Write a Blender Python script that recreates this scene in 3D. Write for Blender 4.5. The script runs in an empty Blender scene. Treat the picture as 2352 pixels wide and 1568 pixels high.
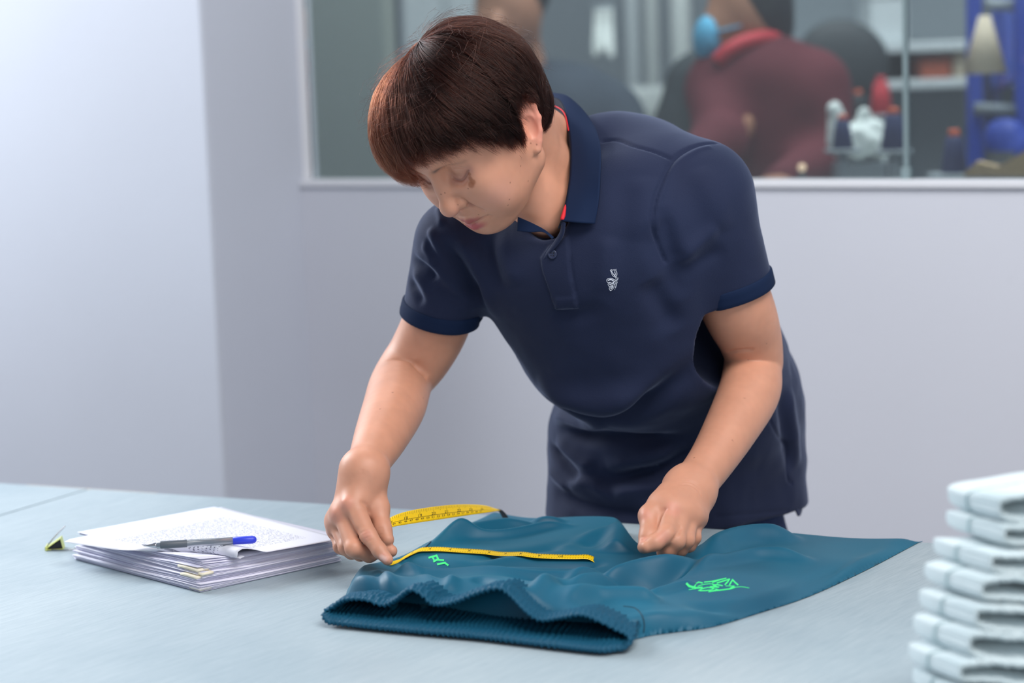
import bpy, bmesh, math, random
import numpy as np
from mathutils import Vector, Matrix
from mathutils.bvhtree import BVHTree

# ------------------------------------------------------------------ camera, light, exposure
SC = bpy.context.scene
COL = SC.collection
FPX = 5000.0                      # focal length in pixels of the 2352 px wide frame
TABLE_Z = 0.85
CAM_Z = TABLE_Z + 0.637
PITCH, ROLL = math.radians(7.8), math.radians(2.0)
FWD = np.array([0, math.cos(PITCH), -math.sin(PITCH)])
_up0 = np.array([0, math.sin(PITCH), math.cos(PITCH)])
_x0 = np.array([1.0, 0, 0])
RGT = math.cos(ROLL) * _x0 - math.sin(ROLL) * _up0
UPV = math.sin(ROLL) * _x0 + math.cos(ROLL) * _up0
EYE = np.array([0, 0, CAM_Z])

cam_data = bpy.data.cameras.new('camera')
cam = bpy.data.objects.new('camera', cam_data)
COL.objects.link(cam)
cam_data.sensor_width = 36.0
cam_data.lens = 36.0 * FPX / 2352.0
cam.matrix_world = Matrix(((RGT[0], UPV[0], -FWD[0], EYE[0]), (RGT[1], UPV[1], -FWD[1], EYE[1]),
                           (RGT[2], UPV[2], -FWD[2], EYE[2]), (0, 0, 0, 1)))
cam_data.clip_start, cam_data.clip_end = 0.05, 100
cam_data.dof.use_dof = True
cam_data.dof.focus_distance = 2.62
cam_data.dof.aperture_fstop = 2.8
SC.camera = cam

SC.view_settings.view_transform = 'Standard'
SC.view_settings.look = 'None'
SC.view_settings.gamma = 1.0
SC.view_settings.use_curve_mapping = False
SC.view_settings.exposure = 0.25

world = bpy.data.worlds.new('daylight')
SC.world = world
world.use_nodes = True
world.node_tree.nodes['Background'].inputs[0].default_value = (0.80, 0.87, 1.0, 1)
world.node_tree.nodes['Background'].inputs[1].default_value = 0.28

def area(name, loc, target, size, power, col=(1, 1, 1), size_y=None):
    d = bpy.data.lights.new(name, 'AREA')
    d.energy, d.color, d.size = power, col, size
    if size_y:
        d.shape, d.size_y = 'RECTANGLE', size_y
    o = bpy.data.objects.new(name, d)
    COL.objects.link(o)
    o.location = loc
    o.rotation_euler = (Vector(target) - Vector(loc)).to_track_quat('-Z', 'Y').to_euler()
    return o

area('window_daylight', (-2.3, 4.2, 2.6), (0.1, 2.75, 1.15), 1.5, 98, (0.94, 0.97, 1.0), 1.6)
area('ceiling_light_panel', (0.9, 1.2, 3.3), (0.2, 2.8, 0.9), 2.2, 62, (1.0, 0.96, 0.93), 1.0)
area('front_fill', (1.6, -1.2, 2.1), (0.1, 2.8, 1.1), 2.4, 30, (1.0, 0.96, 0.92), 1.8)  # soft fill lamp added behind the camera to brighten the face
area('workshop_light_panel', (0.9, 4.75, 3.2), (0.9, 5.9, 0.6), 2.6, 100, (0.97, 0.99, 1.0), 2.0)

# ------------------------------------------------------------------ helpers
def C(px, py, d):
    """world point seen at pixel (px, py) of the 2352x1568 frame, at distance d along the view axis"""
    return EYE + d * (FWD + (px - 1176.0) / FPX * RGT + (784.0 - py) / FPX * UPV)

def ray(px, py):
    v = FWD + (px - 1176.0) / FPX * RGT + (784.0 - py) / FPX * UPV
    return v

def onz(px, py, z=0.0):
    """point at height z above the table top"""
    v = ray(px, py)
    t = (TABLE_Z + z - CAM_Z) / v[2]
    return EYE + t * v

def to_px(P):
    q = np.atleast_2d(P) - EYE
    d = q @ FWD
    return np.stack([1176 + FPX * (q @ RGT) / d, 784 - FPX * (q @ UPV) / d, d], 1)

def nrm(v):
    v = np.asarray(v, float)
    return v / (np.linalg.norm(v) + 1e-12)

def srgb(r, g, b):
    f = lambda c: (c / 255.0) / 12.92 if c <= 10 else (((c / 255.0) + 0.055) / 1.055) ** 2.4
    return (f(r), f(g), f(b), 1.0)

def link(name, me, mats=None, parent=None):
    o = bpy.data.objects.new(name, me)
    COL.objects.link(o)
    if mats is not None:
        for m in (mats if isinstance(mats, (list, tuple)) else [mats]):
            me.materials.append(m)
    if parent is not None:
        o.parent = parent
        o.matrix_parent_inverse = parent.matrix_world.inverted()
    return o

def npmesh(name, V, F, smooth=True):
    V = np.asarray(V, np.float32)
    F = np.asarray(F, np.int32)
    me = bpy.data.meshes.new(name)
    n, k = F.shape
    me.vertices.add(len(V)); me.vertices.foreach_set('co', V.ravel())
    me.loops.add(n * k); me.loops.foreach_set('vertex_index', F.ravel())
    me.polygons.add(n)
    me.polygons.foreach_set('loop_start', np.arange(0, n * k, k, dtype=np.int32))
    me.update(calc_edges=True)
    me.validate()
    if smooth:
        me.polygons.foreach_set('use_smooth', np.ones(len(me.polygons), bool))
    return me

def bm_mesh(name, bm, smooth=False, recalc=True):
    if recalc:
        bmesh.ops.recalc_face_normals(bm, faces=bm.faces)
    me = bpy.data.meshes.new(name)
    bm.to_mesh(me); bm.free()
    if smooth:
        me.polygons.foreach_set('use_smooth', np.ones(len(me.polygons), bool))
    return me

def empty(name, loc, label=None, cat=None, group=None):
    o = bpy.data.objects.new(name, None)
    COL.objects.link(o)
    o.location = loc
    o.empty_display_size = 0.05
    bpy.context.view_layer.update()
    tag(o, label, cat, group)
    return o

def tag(o, label=None, cat=None, group=None, kind=None):
    if label: o['label'] = label
    if cat: o['category'] = cat
    if group: o['group'] = group
    if kind: o['kind'] = kind
    return o

def box_bm(bm, c, s, rot=None, bevel=0.0, seg=2):
    """box of full size s about c; rot a 3x3 Matrix"""
    r = bmesh.ops.create_cube(bm, size=1.0)
    vs = r['verts']
    M = Matrix.Diagonal((s[0], s[1], s[2], 1))
    bmesh.ops.transform(bm, matrix=M, verts=vs)
    if bevel > 0:
        es = list({e for v in vs for e in v.link_edges})
        g = bmesh.ops.bevel(bm, geom=es, offset=bevel, segments=seg, affect='EDGES', profile=0.5)
        vs = list({v for f in g['faces'] for v in f.verts} | {v for v in vs if v.is_valid})
        vs = _island(vs)
    T = Matrix.Translation(Vector(c))
    if rot is not None:
        T = T @ rot.to_4x4()
    bmesh.ops.transform(bm, matrix=T, verts=vs)
    return vs

def _island(vs):
    seen = set(vs); st = list(vs)
    while st:
        v = st.pop()
        for e in v.link_edges:
            w = e.other_vert(v)
            if w not in seen:
                seen.add(w); st.append(w)
    return list(seen)

def tube(path, r, n=10, closed=False, caps=True):
    """V, F of a round tube along path (radius number or list)"""
    P = np.asarray(path, float); m = len(P)
    R = np.full(m, r, float) if np.isscalar(r) else np.asarray(r, float)
    T = np.gradient(P, axis=0)
    if closed:
        T = np.roll(P, -1, 0) - np.roll(P, 1, 0)
    T /= np.linalg.norm(T, axis=1)[:, None] + 1e-12
    a = np.array([0, 0, 1.0]) if abs(T[0][2]) < 0.9 else np.array([1.0, 0, 0])
    N = []
    for i in range(m):
        a = a - T[i] * (a @ T[i]); a /= np.linalg.norm(a) + 1e-12
        N.append(a)
    N = np.array(N); B = np.cross(T, N)
    th = np.linspace(0, 2 * np.pi, n, endpoint=False)
    V = P[:, None] + R[:, None, None] * (np.cos(th)[None, :, None] * N[:, None] + np.sin(th)[None, :, None] * B[:, None])
    V = V.reshape(-1, 3)
    F = []
    for i in range(m if closed else m - 1):
        i2 = (i + 1) % m
        for j in range(n):
            j2 = (j + 1) % n
            F.append((i * n + j, i * n + j2, i2 * n + j2, i2 * n + j))
    if caps and not closed:
        V = np.vstack([V, P[:1], P[-1:]])
        c0, c1 = m * n, m * n + 1
        for j in range(n):
            j2 = (j + 1) % n
            F.append((c0, j2, j, j)); F.append((c1, (m - 1) * n + j, (m - 1) * n + j2, (m - 1) * n + j2))
    return V, F

def polymesh(name, V, F, smooth=True):
    me = bpy.data.meshes.new(name)
    FF = []
    for f in F:
        g = []
        for i in f:
            if int(i) not in g: g.append(int(i))
        if len(g) > 2: FF.append(g)
    me.from_pydata([tuple(map(float, v)) for v in V], [], FF)
    me.update()
    if smooth:
        me.polygons.foreach_set('use_smooth', np.ones(len(me.polygons), bool))
    return me

def lathe(prof, n=24, frame=None, origin=(0, 0, 0)):
    """prof: list of (radius, height)"""
    P = np.array(prof, float); m = len(P)
    th = np.linspace(0, 2 * np.pi, n, endpoint=False)
    V = np.stack([P[:, 0:1] * np.cos(th), P[:, 0:1] * np.sin(th), np.repeat(P[:, 1:2], n, 1)], 2).reshape(-1, 3)
    F = []
    for i in range(m - 1):
        for j in range(n):
            j2 = (j + 1) % n
            F.append((i * n + j, i * n + j2, (i + 1) * n + j2, (i + 1) * n + j))
    F.append(tuple(range(n - 1, -1, -1))); F.append(tuple((m - 1) * n + j for j in range(n)))
    if frame is not None:
        V = V @ np.asarray(frame)          # rows of frame: images of x, y, z
    return V + np.asarray(origin), F

def catmull(pts, per=8, closed=False):
    P = np.asarray(pts, float); n = len(P)
    out = []
    rng = range(n) if closed else range(n - 1)
    for i in rng:
        if closed:
            p0, p1, p2, p3 = P[(i - 1) % n], P[i], P[(i + 1) % n], P[(i + 2) % n]
        else:
            p0, p1, p2, p3 = P[max(i - 1, 0)], P[i], P[i + 1], P[min(i + 2, n - 1)]
        for t in np.linspace(0, 1, per, endpoint=False):
            out.append(0.5 * ((2 * p1) + (-p0 + p2) * t + (2 * p0 - 5 * p1 + 4 * p2 - p3) * t * t + (-p0 + 3 * p1 - 3 * p2 + p3) * t ** 3))
    if not closed:
        out.append(P[-1])
    return np.array(out)

def smoothstep(a, b, x):
    t = np.clip((x - a) / (b - a), 0, 1)
    return t * t * (3 - 2 * t)

def seg_dist(P, poly):
    """distance of points to a polyline, and the index parameter of the closest place"""
    P = np.asarray(P, float); poly = np.asarray(poly, float)
    best = np.full(len(P), 1e9); par = np.zeros(len(P))
    for i in range(len(poly) - 1):
        a, b = poly[i], poly[i + 1]
        ab = b - a
        t = np.clip(((P - a) @ ab) / (ab @ ab + 1e-15), 0, 1)
        d = np.linalg.norm(P - (a + t[:, None] * ab), axis=1)
        m = d < best
        best[m] = d[m]; par[m] = i + t[m]
    return best, par / max(1, len(poly) - 1)

# ---- signed distance modelling: smooth unions polygonised with surface nets
class Field:
    def __init__(self):
        self.ops = []
    def add(self, fn, lo, hi, k=0.01, mode='u'):
        self.ops.append((fn, np.asarray(lo, float), np.asarray(hi, float), k, mode))
    def rc(self, a, b, ra, rb, k=0.01, mode='u', fl=None):
        a = np.asarray(a, float); b = np.asarray(b, float); ab = b - a; L = ab @ ab + 1e-15
        def fn(P):
            t = np.clip(((P - a) @ ab) / L, 0, 1)
            q = P - a - t[..., None] * ab
            if fl is not None:                     # fl = (axis, factor): squash across an axis
                ax, fac = fl
                q = q + (q @ ax)[..., None] * ax * (1 / fac - 1)
            return np.linalg.norm(q, axis=-1) - (ra + (rb - ra) * t)
        r = max(ra, rb) + k
        self.add(fn, np.minimum(a, b) - r, np.maximum(a, b) + r, k, mode)
    def el(self, c, rad, M=None, k=0.01, mode='u'):
        c = np.asarray(c, float); rad = np.asarray(rad, float)
        M = np.eye(3) if M is None else np.asarray(M, float)     # rows: local axes in the parent frame
        def fn(P):
            q = (P - c) @ M.T
            k0 = np.linalg.norm(q / rad, axis=-1)
            k1 = np.linalg.norm(q / rad ** 2, axis=-1) + 1e-9
            return k0 * (k0 - 1) / k1
        ext = np.sqrt(((M * rad[:, None]) ** 2).sum(0)) * 1.15 + 1.3 * k
        self.add(fn, c - ext, c + ext, k, mode)
    def chain(self, pts, rs, k=0.006, mode='u', fl=None):
        for i in range(len(pts) - 1):
            self.rc(pts[i], pts[i + 1], rs[i], rs[i + 1], k, mode, fl)
    def local(self, O, M):
        """sub-builder whose coordinates are local: world = O + q @ M (rows of M are the local axes)"""
        return _Local(self, np.asarray(O, float), np.asarray(M, float))
    @staticmethod
    def _mix(f, d, k, mode):
        if mode == 'u':
            h = np.maximum(k - np.abs(f - d), 0) / k
            return np.minimum(f, d) - h * h * k * 0.25
        if mode == 's':
            d = -d
        h = np.maximum(k - np.abs(f - d), 0) / k
        return np.maximum(f, d) + h * h * k * 0.25
    def grid(self, axes):
        n = [len(a) for a in axes]
        f = np.full(n, 0.05, np.float32)
        for fn, a, b, k, mode in self.ops:
            i0 = [max(0, np.searchsorted(axes[t], a[t]) - 2) for t in range(3)]
            i1 = [min(n[t], np.searchsorted(axes[t], b[t]) + 2) for t in range(3)]
            if any(y <= x for x, y in zip(i0, i1)): continue
            sl = tuple(slice(x, y) for x, y in zip(i0, i1))
            G = np.stack(np.meshgrid(*[axes[t][sl[t]] for t in range(3)], indexing='ij'), -1)
            f[sl] = self._mix(f[sl], fn(G).astype(np.float32), k, mode)
        return f
    def at(self, P):
        f = np.full(len(P), 0.05)
        for fn, a, b, k, mode in self.ops:
            m = ((P >= a - 0.004) & (P <= b + 0.004)).all(1)
            if m.any():
                f[m] = self._mix(f[m], fn(P[m]), k, mode)
        return f
    def grad(self, P, e=0.0006):
        g = np.zeros_like(P)
        for s in ((1, -1, -1), (-1, -1, 1), (-1, 1, -1), (1, 1, 1)):
            s = np.array(s, float)
            g += s * self.at(P + e * s)[:, None]
        return g / (np.linalg.norm(g, axis=1)[:, None] + 1e-12)
    def mesh(self, h, lo=None, hi=None, project=2, fine=None):
        """polygonise; fine = (lo, hi, h2): a box in which the grid is denser"""
        us = [o for o in self.ops if o[4] == 'u']
        lo = np.min([o[1] for o in us], 0) - 0.01 if lo is None else np.asarray(lo, float)
        hi = np.max([o[2] for o in us], 0) + 0.01 if hi is None else np.asarray(hi, float)
        axes = []
        for t in range(3):
            cuts = [(lo[t], hi[t], h)]
            if fine is not None:
                cuts = [(lo[t], fine[0][t], h), (fine[0][t], fine[1][t], fine[2]), (fine[1][t], hi[t], h)]
            a = []
            for x0, x1, hh in cuts:
                if x1 > x0:
                    m = max(1, int(round((x1 - x0) / hh)))
                    a += list(x0 + (x1 - x0) * np.arange(m) / m)
            axes.append(np.array(a + [hi[t]]))
        V, F = surface_nets(self.grid(axes), axes)
        for _ in range(project):
            d = np.clip(self.at(V), -h, h)
            V = V - self.grad(V) * d[:, None] * 0.9
        return V, F

class _Local:
    def __init__(self, fld, O, M):
        self.f, self.O, self.M = fld, O, M
    def w(self, p): return self.O + np.asarray(p, float) @ self.M
    def rc(self, a, b, ra, rb, k=0.01, mode='u', fl=None):
        if fl is not None: fl = (np.asarray(fl[0], float) @ self.M, fl[1])
        self.f.rc(self.w(a), self.w(b), ra, rb, k, mode, fl)
    def el(self, c, rad, rot=None, k=0.01, mode='u'):
        M = self.M if rot is None else np.asarray(rot, float) @ self.M
        self.f.el(self.w(c), rad, M, k, mode)
    def chain(self, pts, rs, k=0.006, mode='u', fl=None):
        for i in range(len(pts) - 1): self.rc(pts[i], pts[i + 1], rs[i], rs[i + 1], k, mode, fl)

def surface_nets(f, axes):
    s = f < 0
    nx, ny, nz = f.shape
    c = np.zeros((nx - 1, ny - 1, nz - 1), np.uint8)
    for a in (0, 1):
        for b in (0, 1):
            for d in (0, 1):
                c += s[a:nx - 1 + a, b:ny - 1 + b, d:nz - 1 + d]
    act = np.argwhere((c > 0) & (c < 8))
    idx = np.full(c.shape, -1, np.int32)
    idx[act[:, 0], act[:, 1], act[:, 2]] = np.arange(len(act))
    acc = np.zeros((len(act), 3)); cnt = np.zeros(len(act))
    corners = [(a, b, d) for a in (0, 1) for b in (0, 1) for d in (0, 1)]
    val = {q: f[act[:, 0] + q[0], act[:, 1] + q[1], act[:, 2] + q[2]] for q in corners}
    for p in corners:
        for ax in range(3):
            if p[ax] == 0:
                q = list(p); q[ax] = 1; q = tuple(q)
                a, b = val[p], val[q]
                m = (a < 0) != (b < 0)
                t = a[m] / (a[m] - b[m])
                pos = np.tile(np.array(p, float), (m.sum(), 1)); pos[:, ax] += t
                acc[m] += pos; cnt[m] += 1
    X = act + acc / cnt[:, None]
    V = np.stack([np.interp(X[:, t], np.arange(len(axes[t])), axes[t]) for t in range(3)], 1)
    F = []
    for ax in range(3):
        sl0 = [slice(1, -1)] * 3; sl1 = [slice(1, -1)] * 3
        sl0[ax] = slice(0, -1); sl1[ax] = slice(1, None)
        x = s[tuple(sl0)] != s[tuple(sl1)]
        e = np.argwhere(x)
        off = np.array([1, 1, 1]); off[ax] = 0
        e = e + off
        a1, a2 = [(1, 2), (2, 0), (0, 1)][ax]
        def cell(d1, d2):
            q = e.copy(); q[:, a1] -= d1; q[:, a2] -= d2
            return idx[q[:, 0], q[:, 1], q[:, 2]]
        quad = np.stack([cell(1, 1), cell(0, 1), cell(0, 0), cell(1, 0)], 1)
        inside = s[e[:, 0], e[:, 1], e[:, 2]]
        quad[~inside] = quad[~inside][:, ::-1]
        F.append(quad)
    F = np.vstack(F)
    F = F[(F >= 0).all(1)]
    return V, F

def vnormals(V, F):
    fn = np.cross(V[F[:, 2]] - V[F[:, 0]], V[F[:, 3]] - V[F[:, 1]])
    N = np.zeros_like(V)
    for j in range(4):
        np.add.at(N, F[:, j], fn)
    return N / (np.linalg.norm(N, axis=1)[:, None] + 1e-12)

def laplace(V, F, it=1, lam=0.5, mask=None):
    n = len(V)
    i = np.concatenate([F[:, 0], F[:, 1], F[:, 2], F[:, 3], F[:, 1], F[:, 2], F[:, 3], F[:, 0]])
    j = np.concatenate([F[:, 1], F[:, 2], F[:, 3], F[:, 0], F[:, 0], F[:, 1], F[:, 2], F[:, 3]])
    deg = np.bincount(i, minlength=n).astype(float); deg[deg == 0] = 1
    for _ in range(it):
        A = np.stack([np.bincount(i, V[j, t], minlength=n) for t in range(3)], 1) / deg[:, None]
        w = lam if mask is None else lam * mask[:, None]
        V = V + w * (A - V)
    return V

def bvh_of(V, F):
    return BVHTree.FromPolygons([tuple(v) for v in V], [tuple(map(int, f)) for f in F])

def cast(bvh, px, py):
    d = Vector(ray(px, py)).normalized()
    h = bvh.ray_cast(Vector(EYE), d)
    return (np.array(h[0]), np.array(h[1])) if h[0] is not None else (None, None)

def cast_line(bvh, pts, per=6, smooth=True):
    pts = np.asarray(pts, float)
    q = catmull(pts, per) if smooth and len(pts) > 2 else np.array([pts[0] + (pts[-1] - pts[0]) * t for t in np.linspace(0, 1, per * 2)])
    out = [cast(bvh, *p)[0] for p in q]
    return np.array([p for p in out if p is not None])

def press(V, N, line, width, amp, fade=0.25, side=None):
    """raise (amp > 0) or press in a crease along a 3D polyline"""
    if len(line) < 2: return V
    lo, hi = line.min(0) - 3 * width, line.max(0) + 3 * width
    m = np.where(((V >= lo) & (V <= hi)).all(1))[0]
    if not len(m): return V
    d, t = seg_dist(V[m], line)
    fall = smoothstep(0, fade, t) * smoothstep(0, fade, 1 - t) if fade > 0 else 1.0
    V[m] += N[m] * (amp * np.exp(-(d / width) ** 2) * fall)[:, None]
    return V

def set_color(me, name, col):
    a = me.color_attributes.new(name, 'FLOAT_COLOR', 'POINT')
    c = np.ones((len(col), 4), np.float32); c[:, :3] = col
    a.data.foreach_set('color', c.ravel())

def hash_noise(P, seed=0):
    """smooth value noise of 3D points"""
    P = np.asarray(P, float)
    i = np.floor(P).astype(np.int64); f = P - i
    f = f * f * (3 - 2 * f)
    def hsh(x, y, z):
        n = (x * 73856093) ^ (y * 19349663) ^ (z * 83492791) ^ (seed * 2654435761)
        n = (n ^ (n >> 13)) * 1274126177
        return ((n ^ (n >> 16)) & 0xffff) / 65535.0
    out = 0
    for a in (0, 1):
        for b in (0, 1):
            for c in (0, 1):
                w = (f[:, 0] if a else 1 - f[:, 0]) * (f[:, 1] if b else 1 - f[:, 1]) * (f[:, 2] if c else 1 - f[:, 2])
                out = out + w * hsh(i[:, 0] + a, i[:, 1] + b, i[:, 2] + c)
    return out * 2 - 1

# ------------------------------------------------------------------ materials
def mat(name, col=(0.8, 0.8, 0.8, 1), rough=0.5, metal=0.0, spec=0.5, **kw):
    m = bpy.data.materials.new(name)
    m.use_nodes = True
    b = m.node_tree.nodes['Principled BSDF']
    b.inputs['Base Color'].default_value = col
    b.inputs['Roughness'].default_value = rough
    b.inputs['Metallic'].default_value = metal
    b.inputs['Specular IOR Level'].default_value = spec
    for k, v in kw.items():
        b.inputs[k.replace('_', ' ')].default_value = v
    return m

class NT:
    """tiny wrapper for building node trees"""
    def __init__(self, m):
        self.m, self.t = m, m.node_tree
        self.b = self.t.nodes['Principled BSDF']
    def n(self, typ, **kw):
        x = self.t.nodes.new(typ)
        for k, v in kw.items():
            if k.startswith('i_'):
                key = k[2:]
                x.inputs[int(key) if key.isdigit() else key.replace('_', ' ')].default_value = v
            else:
                setattr(x, k, v)
        return x
    def l(self, a, b): self.t.links.new(a, b)
    def coords(self, scale=(1, 1, 1), rot=(0, 0, 0), kind='Object'):
        c = self.n('ShaderNodeTexCoord'); mp = self.n('ShaderNodeMapping')
        mp.inputs['Scale'].default_value = scale; mp.inputs['Rotation'].default_value = rot
        self.l(c.outputs[kind], mp.inputs[0])
        return mp.outputs[0]
    def noise(self, vec, scale, detail=2, rough=0.5):
        x = self.n('ShaderNodeTexNoise', i_Scale=scale, i_Detail=detail, i_Roughness=rough)
        if vec is not None: self.l(vec, x.inputs['Vector'])
        return x.outputs['Fac']
    def ramp(self, fac, stops):
        r = self.n('ShaderNodeValToRGB')
        while len(r.color_ramp.elements) < len(stops): r.color_ramp.elements.new(0.5)
        for e, (p, c) in zip(r.color_ramp.elements, stops):
            e.position, e.color = p, c
        self.l(fac, r.inputs[0])
        return r.outputs[0]
    def mix(self, fac, a, b, typ='MIX'):
        x = self.n('ShaderNodeMix', data_type='RGBA', blend_type=typ)
        for s, v in ((0, fac), (6, a), (7, b)):
            if isinstance(v, (int, float)): x.inputs[s].default_value = v
            elif isinstance(v, tuple): x.inputs[s].default_value = v
            else: self.l(v, x.inputs[s])
        return x.outputs[2]
    def bump(self, h, strength=0.3, dist=0.001, prev=None):
        x = self.n('ShaderNodeBump', i_Strength=strength, i_Distance=dist)
        self.l(h, x.inputs['Height'])
        if prev is not None: self.l(prev, x.inputs['Normal'])
        self.l(x.outputs[0], self.b.inputs['Normal'])
        return x.outputs[0]
    def base(self, c): self.l(c, self.b.inputs['Base Color'])
    def rough(self, c): self.l(c, self.b.inputs['Roughness'])
# ------------------------------------------------------------------ the room: wall, pillar, window, table
def wall_material(name, col, stain, scale=1.0):
    m = mat(name, col, 0.6, spec=0.3); t = NT(m)
    v = t.coords()
    a = t.noise(v, 1.6 * scale, 4)
    f = t.noise(v, 9 * scale, 6, 0.65)
    c = t.ramp(a, [(0.3, col), (0.7, tuple(x * 0.95 for x in col[:3]) + (1,))])
    s = t.ramp(f, [(0.70, (0, 0, 0, 1)), (0.82, (1, 1, 1, 1))])
    sm = t.n('ShaderNodeMath', operation='MULTIPLY', i_1=stain); t.l(s, sm.inputs[0])
    c = t.mix(sm.outputs[0], c, tuple(x * 0.62 for x in col[:3]) + (1,))
    t.base(c)
    t.bump(t.noise(v, 60, 4, 0.7), 0.12, 0.002)
    return m

M_WALL = wall_material('wall_paint', srgb(211, 214, 224), 0.25)
M_PILLAR = wall_material('pillar_paint', srgb(196, 201, 213), 0.5)
M_FRAME = mat('window_frame_paint', srgb(222, 224, 230), 0.45)

def solve_same_z(px, py, z):
    v = ray(px, py); return (z - CAM_Z) / v[2]
WA = C(690, 425, 4.25)
SILL_Z = WA[2]
WB = C(2352, 428, solve_same_z(2352, 428, SILL_Z))
WU = nrm([WB[0] - WA[0], WB[1] - WA[1], 0])            # along the wall to the right
WN = np.array([WU[1], -WU[0], 0]);                     # towards the camera
if WN[1] > 0: WN = -WN
WROT = Matrix(((WU[0], -WN[0], 0), (WU[1], -WN[1], 0), (0, 0, 1)))   # local x along wall, y away from camera

def wall_hit(px, py, off=0.0):
    """point of the wall plane (moved off towards the camera) seen at a pixel"""
    o = WA + WN * off
    v = ray(px, py)
    t = ((o - EYE) @ WN) / (v @ WN)
    return EYE + t * v
def ws(P): return (P - WA) @ WU                        # coordinate along the wall

def wbox(name, s0, s1, z0, z1, n0, n1, m, parent=None, bevel=0.004):
    """box in wall coordinates: s along, z height, n towards the camera"""
    bm = bmesh.new()
    c = WA + WU * (s0 + s1) / 2 + WN * (n0 + n1) / 2
    box_bm(bm, (c[0], c[1], (z0 + z1) / 2), (abs(s1 - s0), abs(n1 - n0), abs(z1 - z0)), WROT, bevel)
    return link(name, bm_mesh(name, bm), m, parent)

s_left = ws(wall_hit(686, 300))
# how far the pillar stands out: its corner is seen at (485, 600)
best = None
for D in np.linspace(0.05, 0.9, 400):
    p = to_px(WA + WU * s_left + WN * D + np.array([0, 0, 1.2 - WA[2]]))[0]
    if best is None or abs(p[0] - 487) < best[0]: best = (abs(p[0] - 487), D)
PIL_D = best[1]
WALL_T = 0.05
o = wbox('wall_back', s_left - 0.2, 4.2, 0.0, SILL_Z - 0.004, -WALL_T, 0.0, M_WALL); o['kind'] = 'structure'
o = wbox('wall_pillar', s_left - 2.6, s_left, 0.0, 3.4, -WALL_T, PIL_D, M_PILLAR, bevel=0.006); o['kind'] = 'structure'
bm = bmesh.new(); box_bm(bm, (0.5, 4.0, -0.025), (12, 14, 0.05))
o = link('floor', bm_mesh('floor', bm), wall_material('floor_concrete', srgb(150, 152, 156), 0.3)); o['kind'] = 'structure'

# window: frame, sill, panes, joint
win = empty('window_1', tuple(WA + WU * s_left)); win['kind'] = 'structure'
win_top = 2.6
s_joint = ws(wall_hit(2091, 200, -0.05))
wbox('window_sill', s_left - 0.0, 4.2, SILL_Z - 0.0035, SILL_Z + 0.010, -WALL_T, 0.008, M_FRAME, win, 0.003)
wbox('window_jamb', s_left, s_left + 0.008, SILL_Z + 0.01, win_top, -WALL_T, -0.004, M_FRAME, win, 0.003)
wbox('window_head', s_left, 4.2, win_top, win_top + 0.06, -WALL_T, 0.0, M_FRAME, win, 0.003)
mg = bpy.data.materials.new('hazy_window_glass'); mg.use_nodes = True
nt = mg.node_tree; nt.nodes.remove(nt.nodes['Principled BSDF'])
t_ = nt.nodes.new('ShaderNodeBsdfTransparent'); t_.inputs[0].default_value = (0.76, 0.81, 0.82, 1)
g_ = nt.nodes.new('ShaderNodeBsdfGlossy'); g_.inputs['Roughness'].default_value = 0.03
g_.inputs['Color'].default_value = (0.9, 0.95, 1, 1)
d_ = nt.nodes.new('ShaderNodeBsdfDiffuse'); d_.inputs[0].default_value = (0.62, 0.66, 0.70, 1)
fr = nt.nodes.new('ShaderNodeFresnel'); fr.inputs[0].default_value = 1.45
mx1 = nt.nodes.new('ShaderNodeMixShader'); mx2 = nt.nodes.new('ShaderNodeMixShader'); mx2.inputs[0].default_value = 0.045
nt.links.new(fr.outputs[0], mx1.inputs[0]); nt.links.new(t_.outputs[0], mx1.inputs[1]); nt.links.new(g_.outputs[0], mx1.inputs[2])
nt.links.new(mx1.outputs[0], mx2.inputs[1]); nt.links.new(d_.outputs[0], mx2.inputs[2])
nt.links.new(mx2.outputs[0], nt.nodes['Material Output'].inputs[0])
M_EDGE = mat('glass_edge', srgb(128, 146, 150), 0.25)
wbox('pane', s_left + 0.009, s_joint - 0.004, SILL_Z + 0.01, win_top, -0.032, -0.026, mg, win, 0)
wbox('pane', s_joint + 0.004, 4.2, SILL_Z + 0.01, win_top, -0.032, -0.026, mg, win, 0)
wbox('pane_joint', s_joint - 0.004, s_joint + 0.004, SILL_Z + 0.01, win_top, -0.035, -0.022, M_EDGE, win, 0.001)
wbox('joint_clip', s_joint - 0.008, s_joint + 0.008, SILL_Z + 0.005, SILL_Z + 0.03, -0.038, -0.018, M_EDGE, win, 0.002)

# ---- cutting table
TA, TB = onz(0, 1109), onz(2120, 1245)
TU = nrm(TB - TA); TN = np.array([TU[1], -TU[0], 0.0])
if TN[1] > 0: TN = -TN                                   # towards the camera
TROT = Matrix(((TU[0], -TN[0], 0), (TU[1], -TN[1], 0), (0, 0, 1)))
M_TOP = mat('brushed_laminate', srgb(186, 206, 214), 0.38, spec=0.45); t = NT(M_TOP)
v = t.coords((1, 1, 1), (0, 0, math.radians(-52)))
sep = t.n('ShaderNodeMapping'); sep.inputs['Scale'].default_value = (26, 700, 10); t.l(v, sep.inputs[0])
st = t.noise(sep.outputs[0], 1.0, 4, 0.6)
bl = t.noise(t.coords(), 3.0, 3)
c = t.ramp(st, [(0.30, srgb(158, 174, 183)), (0.52, srgb(170, 185, 192)), (0.75, srgb(182, 195, 201))])
c2 = t.ramp(bl, [(0.35, srgb(206, 216, 222)), (0.7, srgb(255, 255, 255))])
t.base(t.mix(0.55, c, c2, 'MULTIPLY'))
t.rough(t.ramp(st, [(0.3, (0.5,) * 3 + (1,)), (0.7, (0.34,) * 3 + (1,))]))
t.bump(st, 0.16, 0.0005)
M_TEDGE = mat('worn_board_edge', srgb(196, 182, 165), 0.7)
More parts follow.
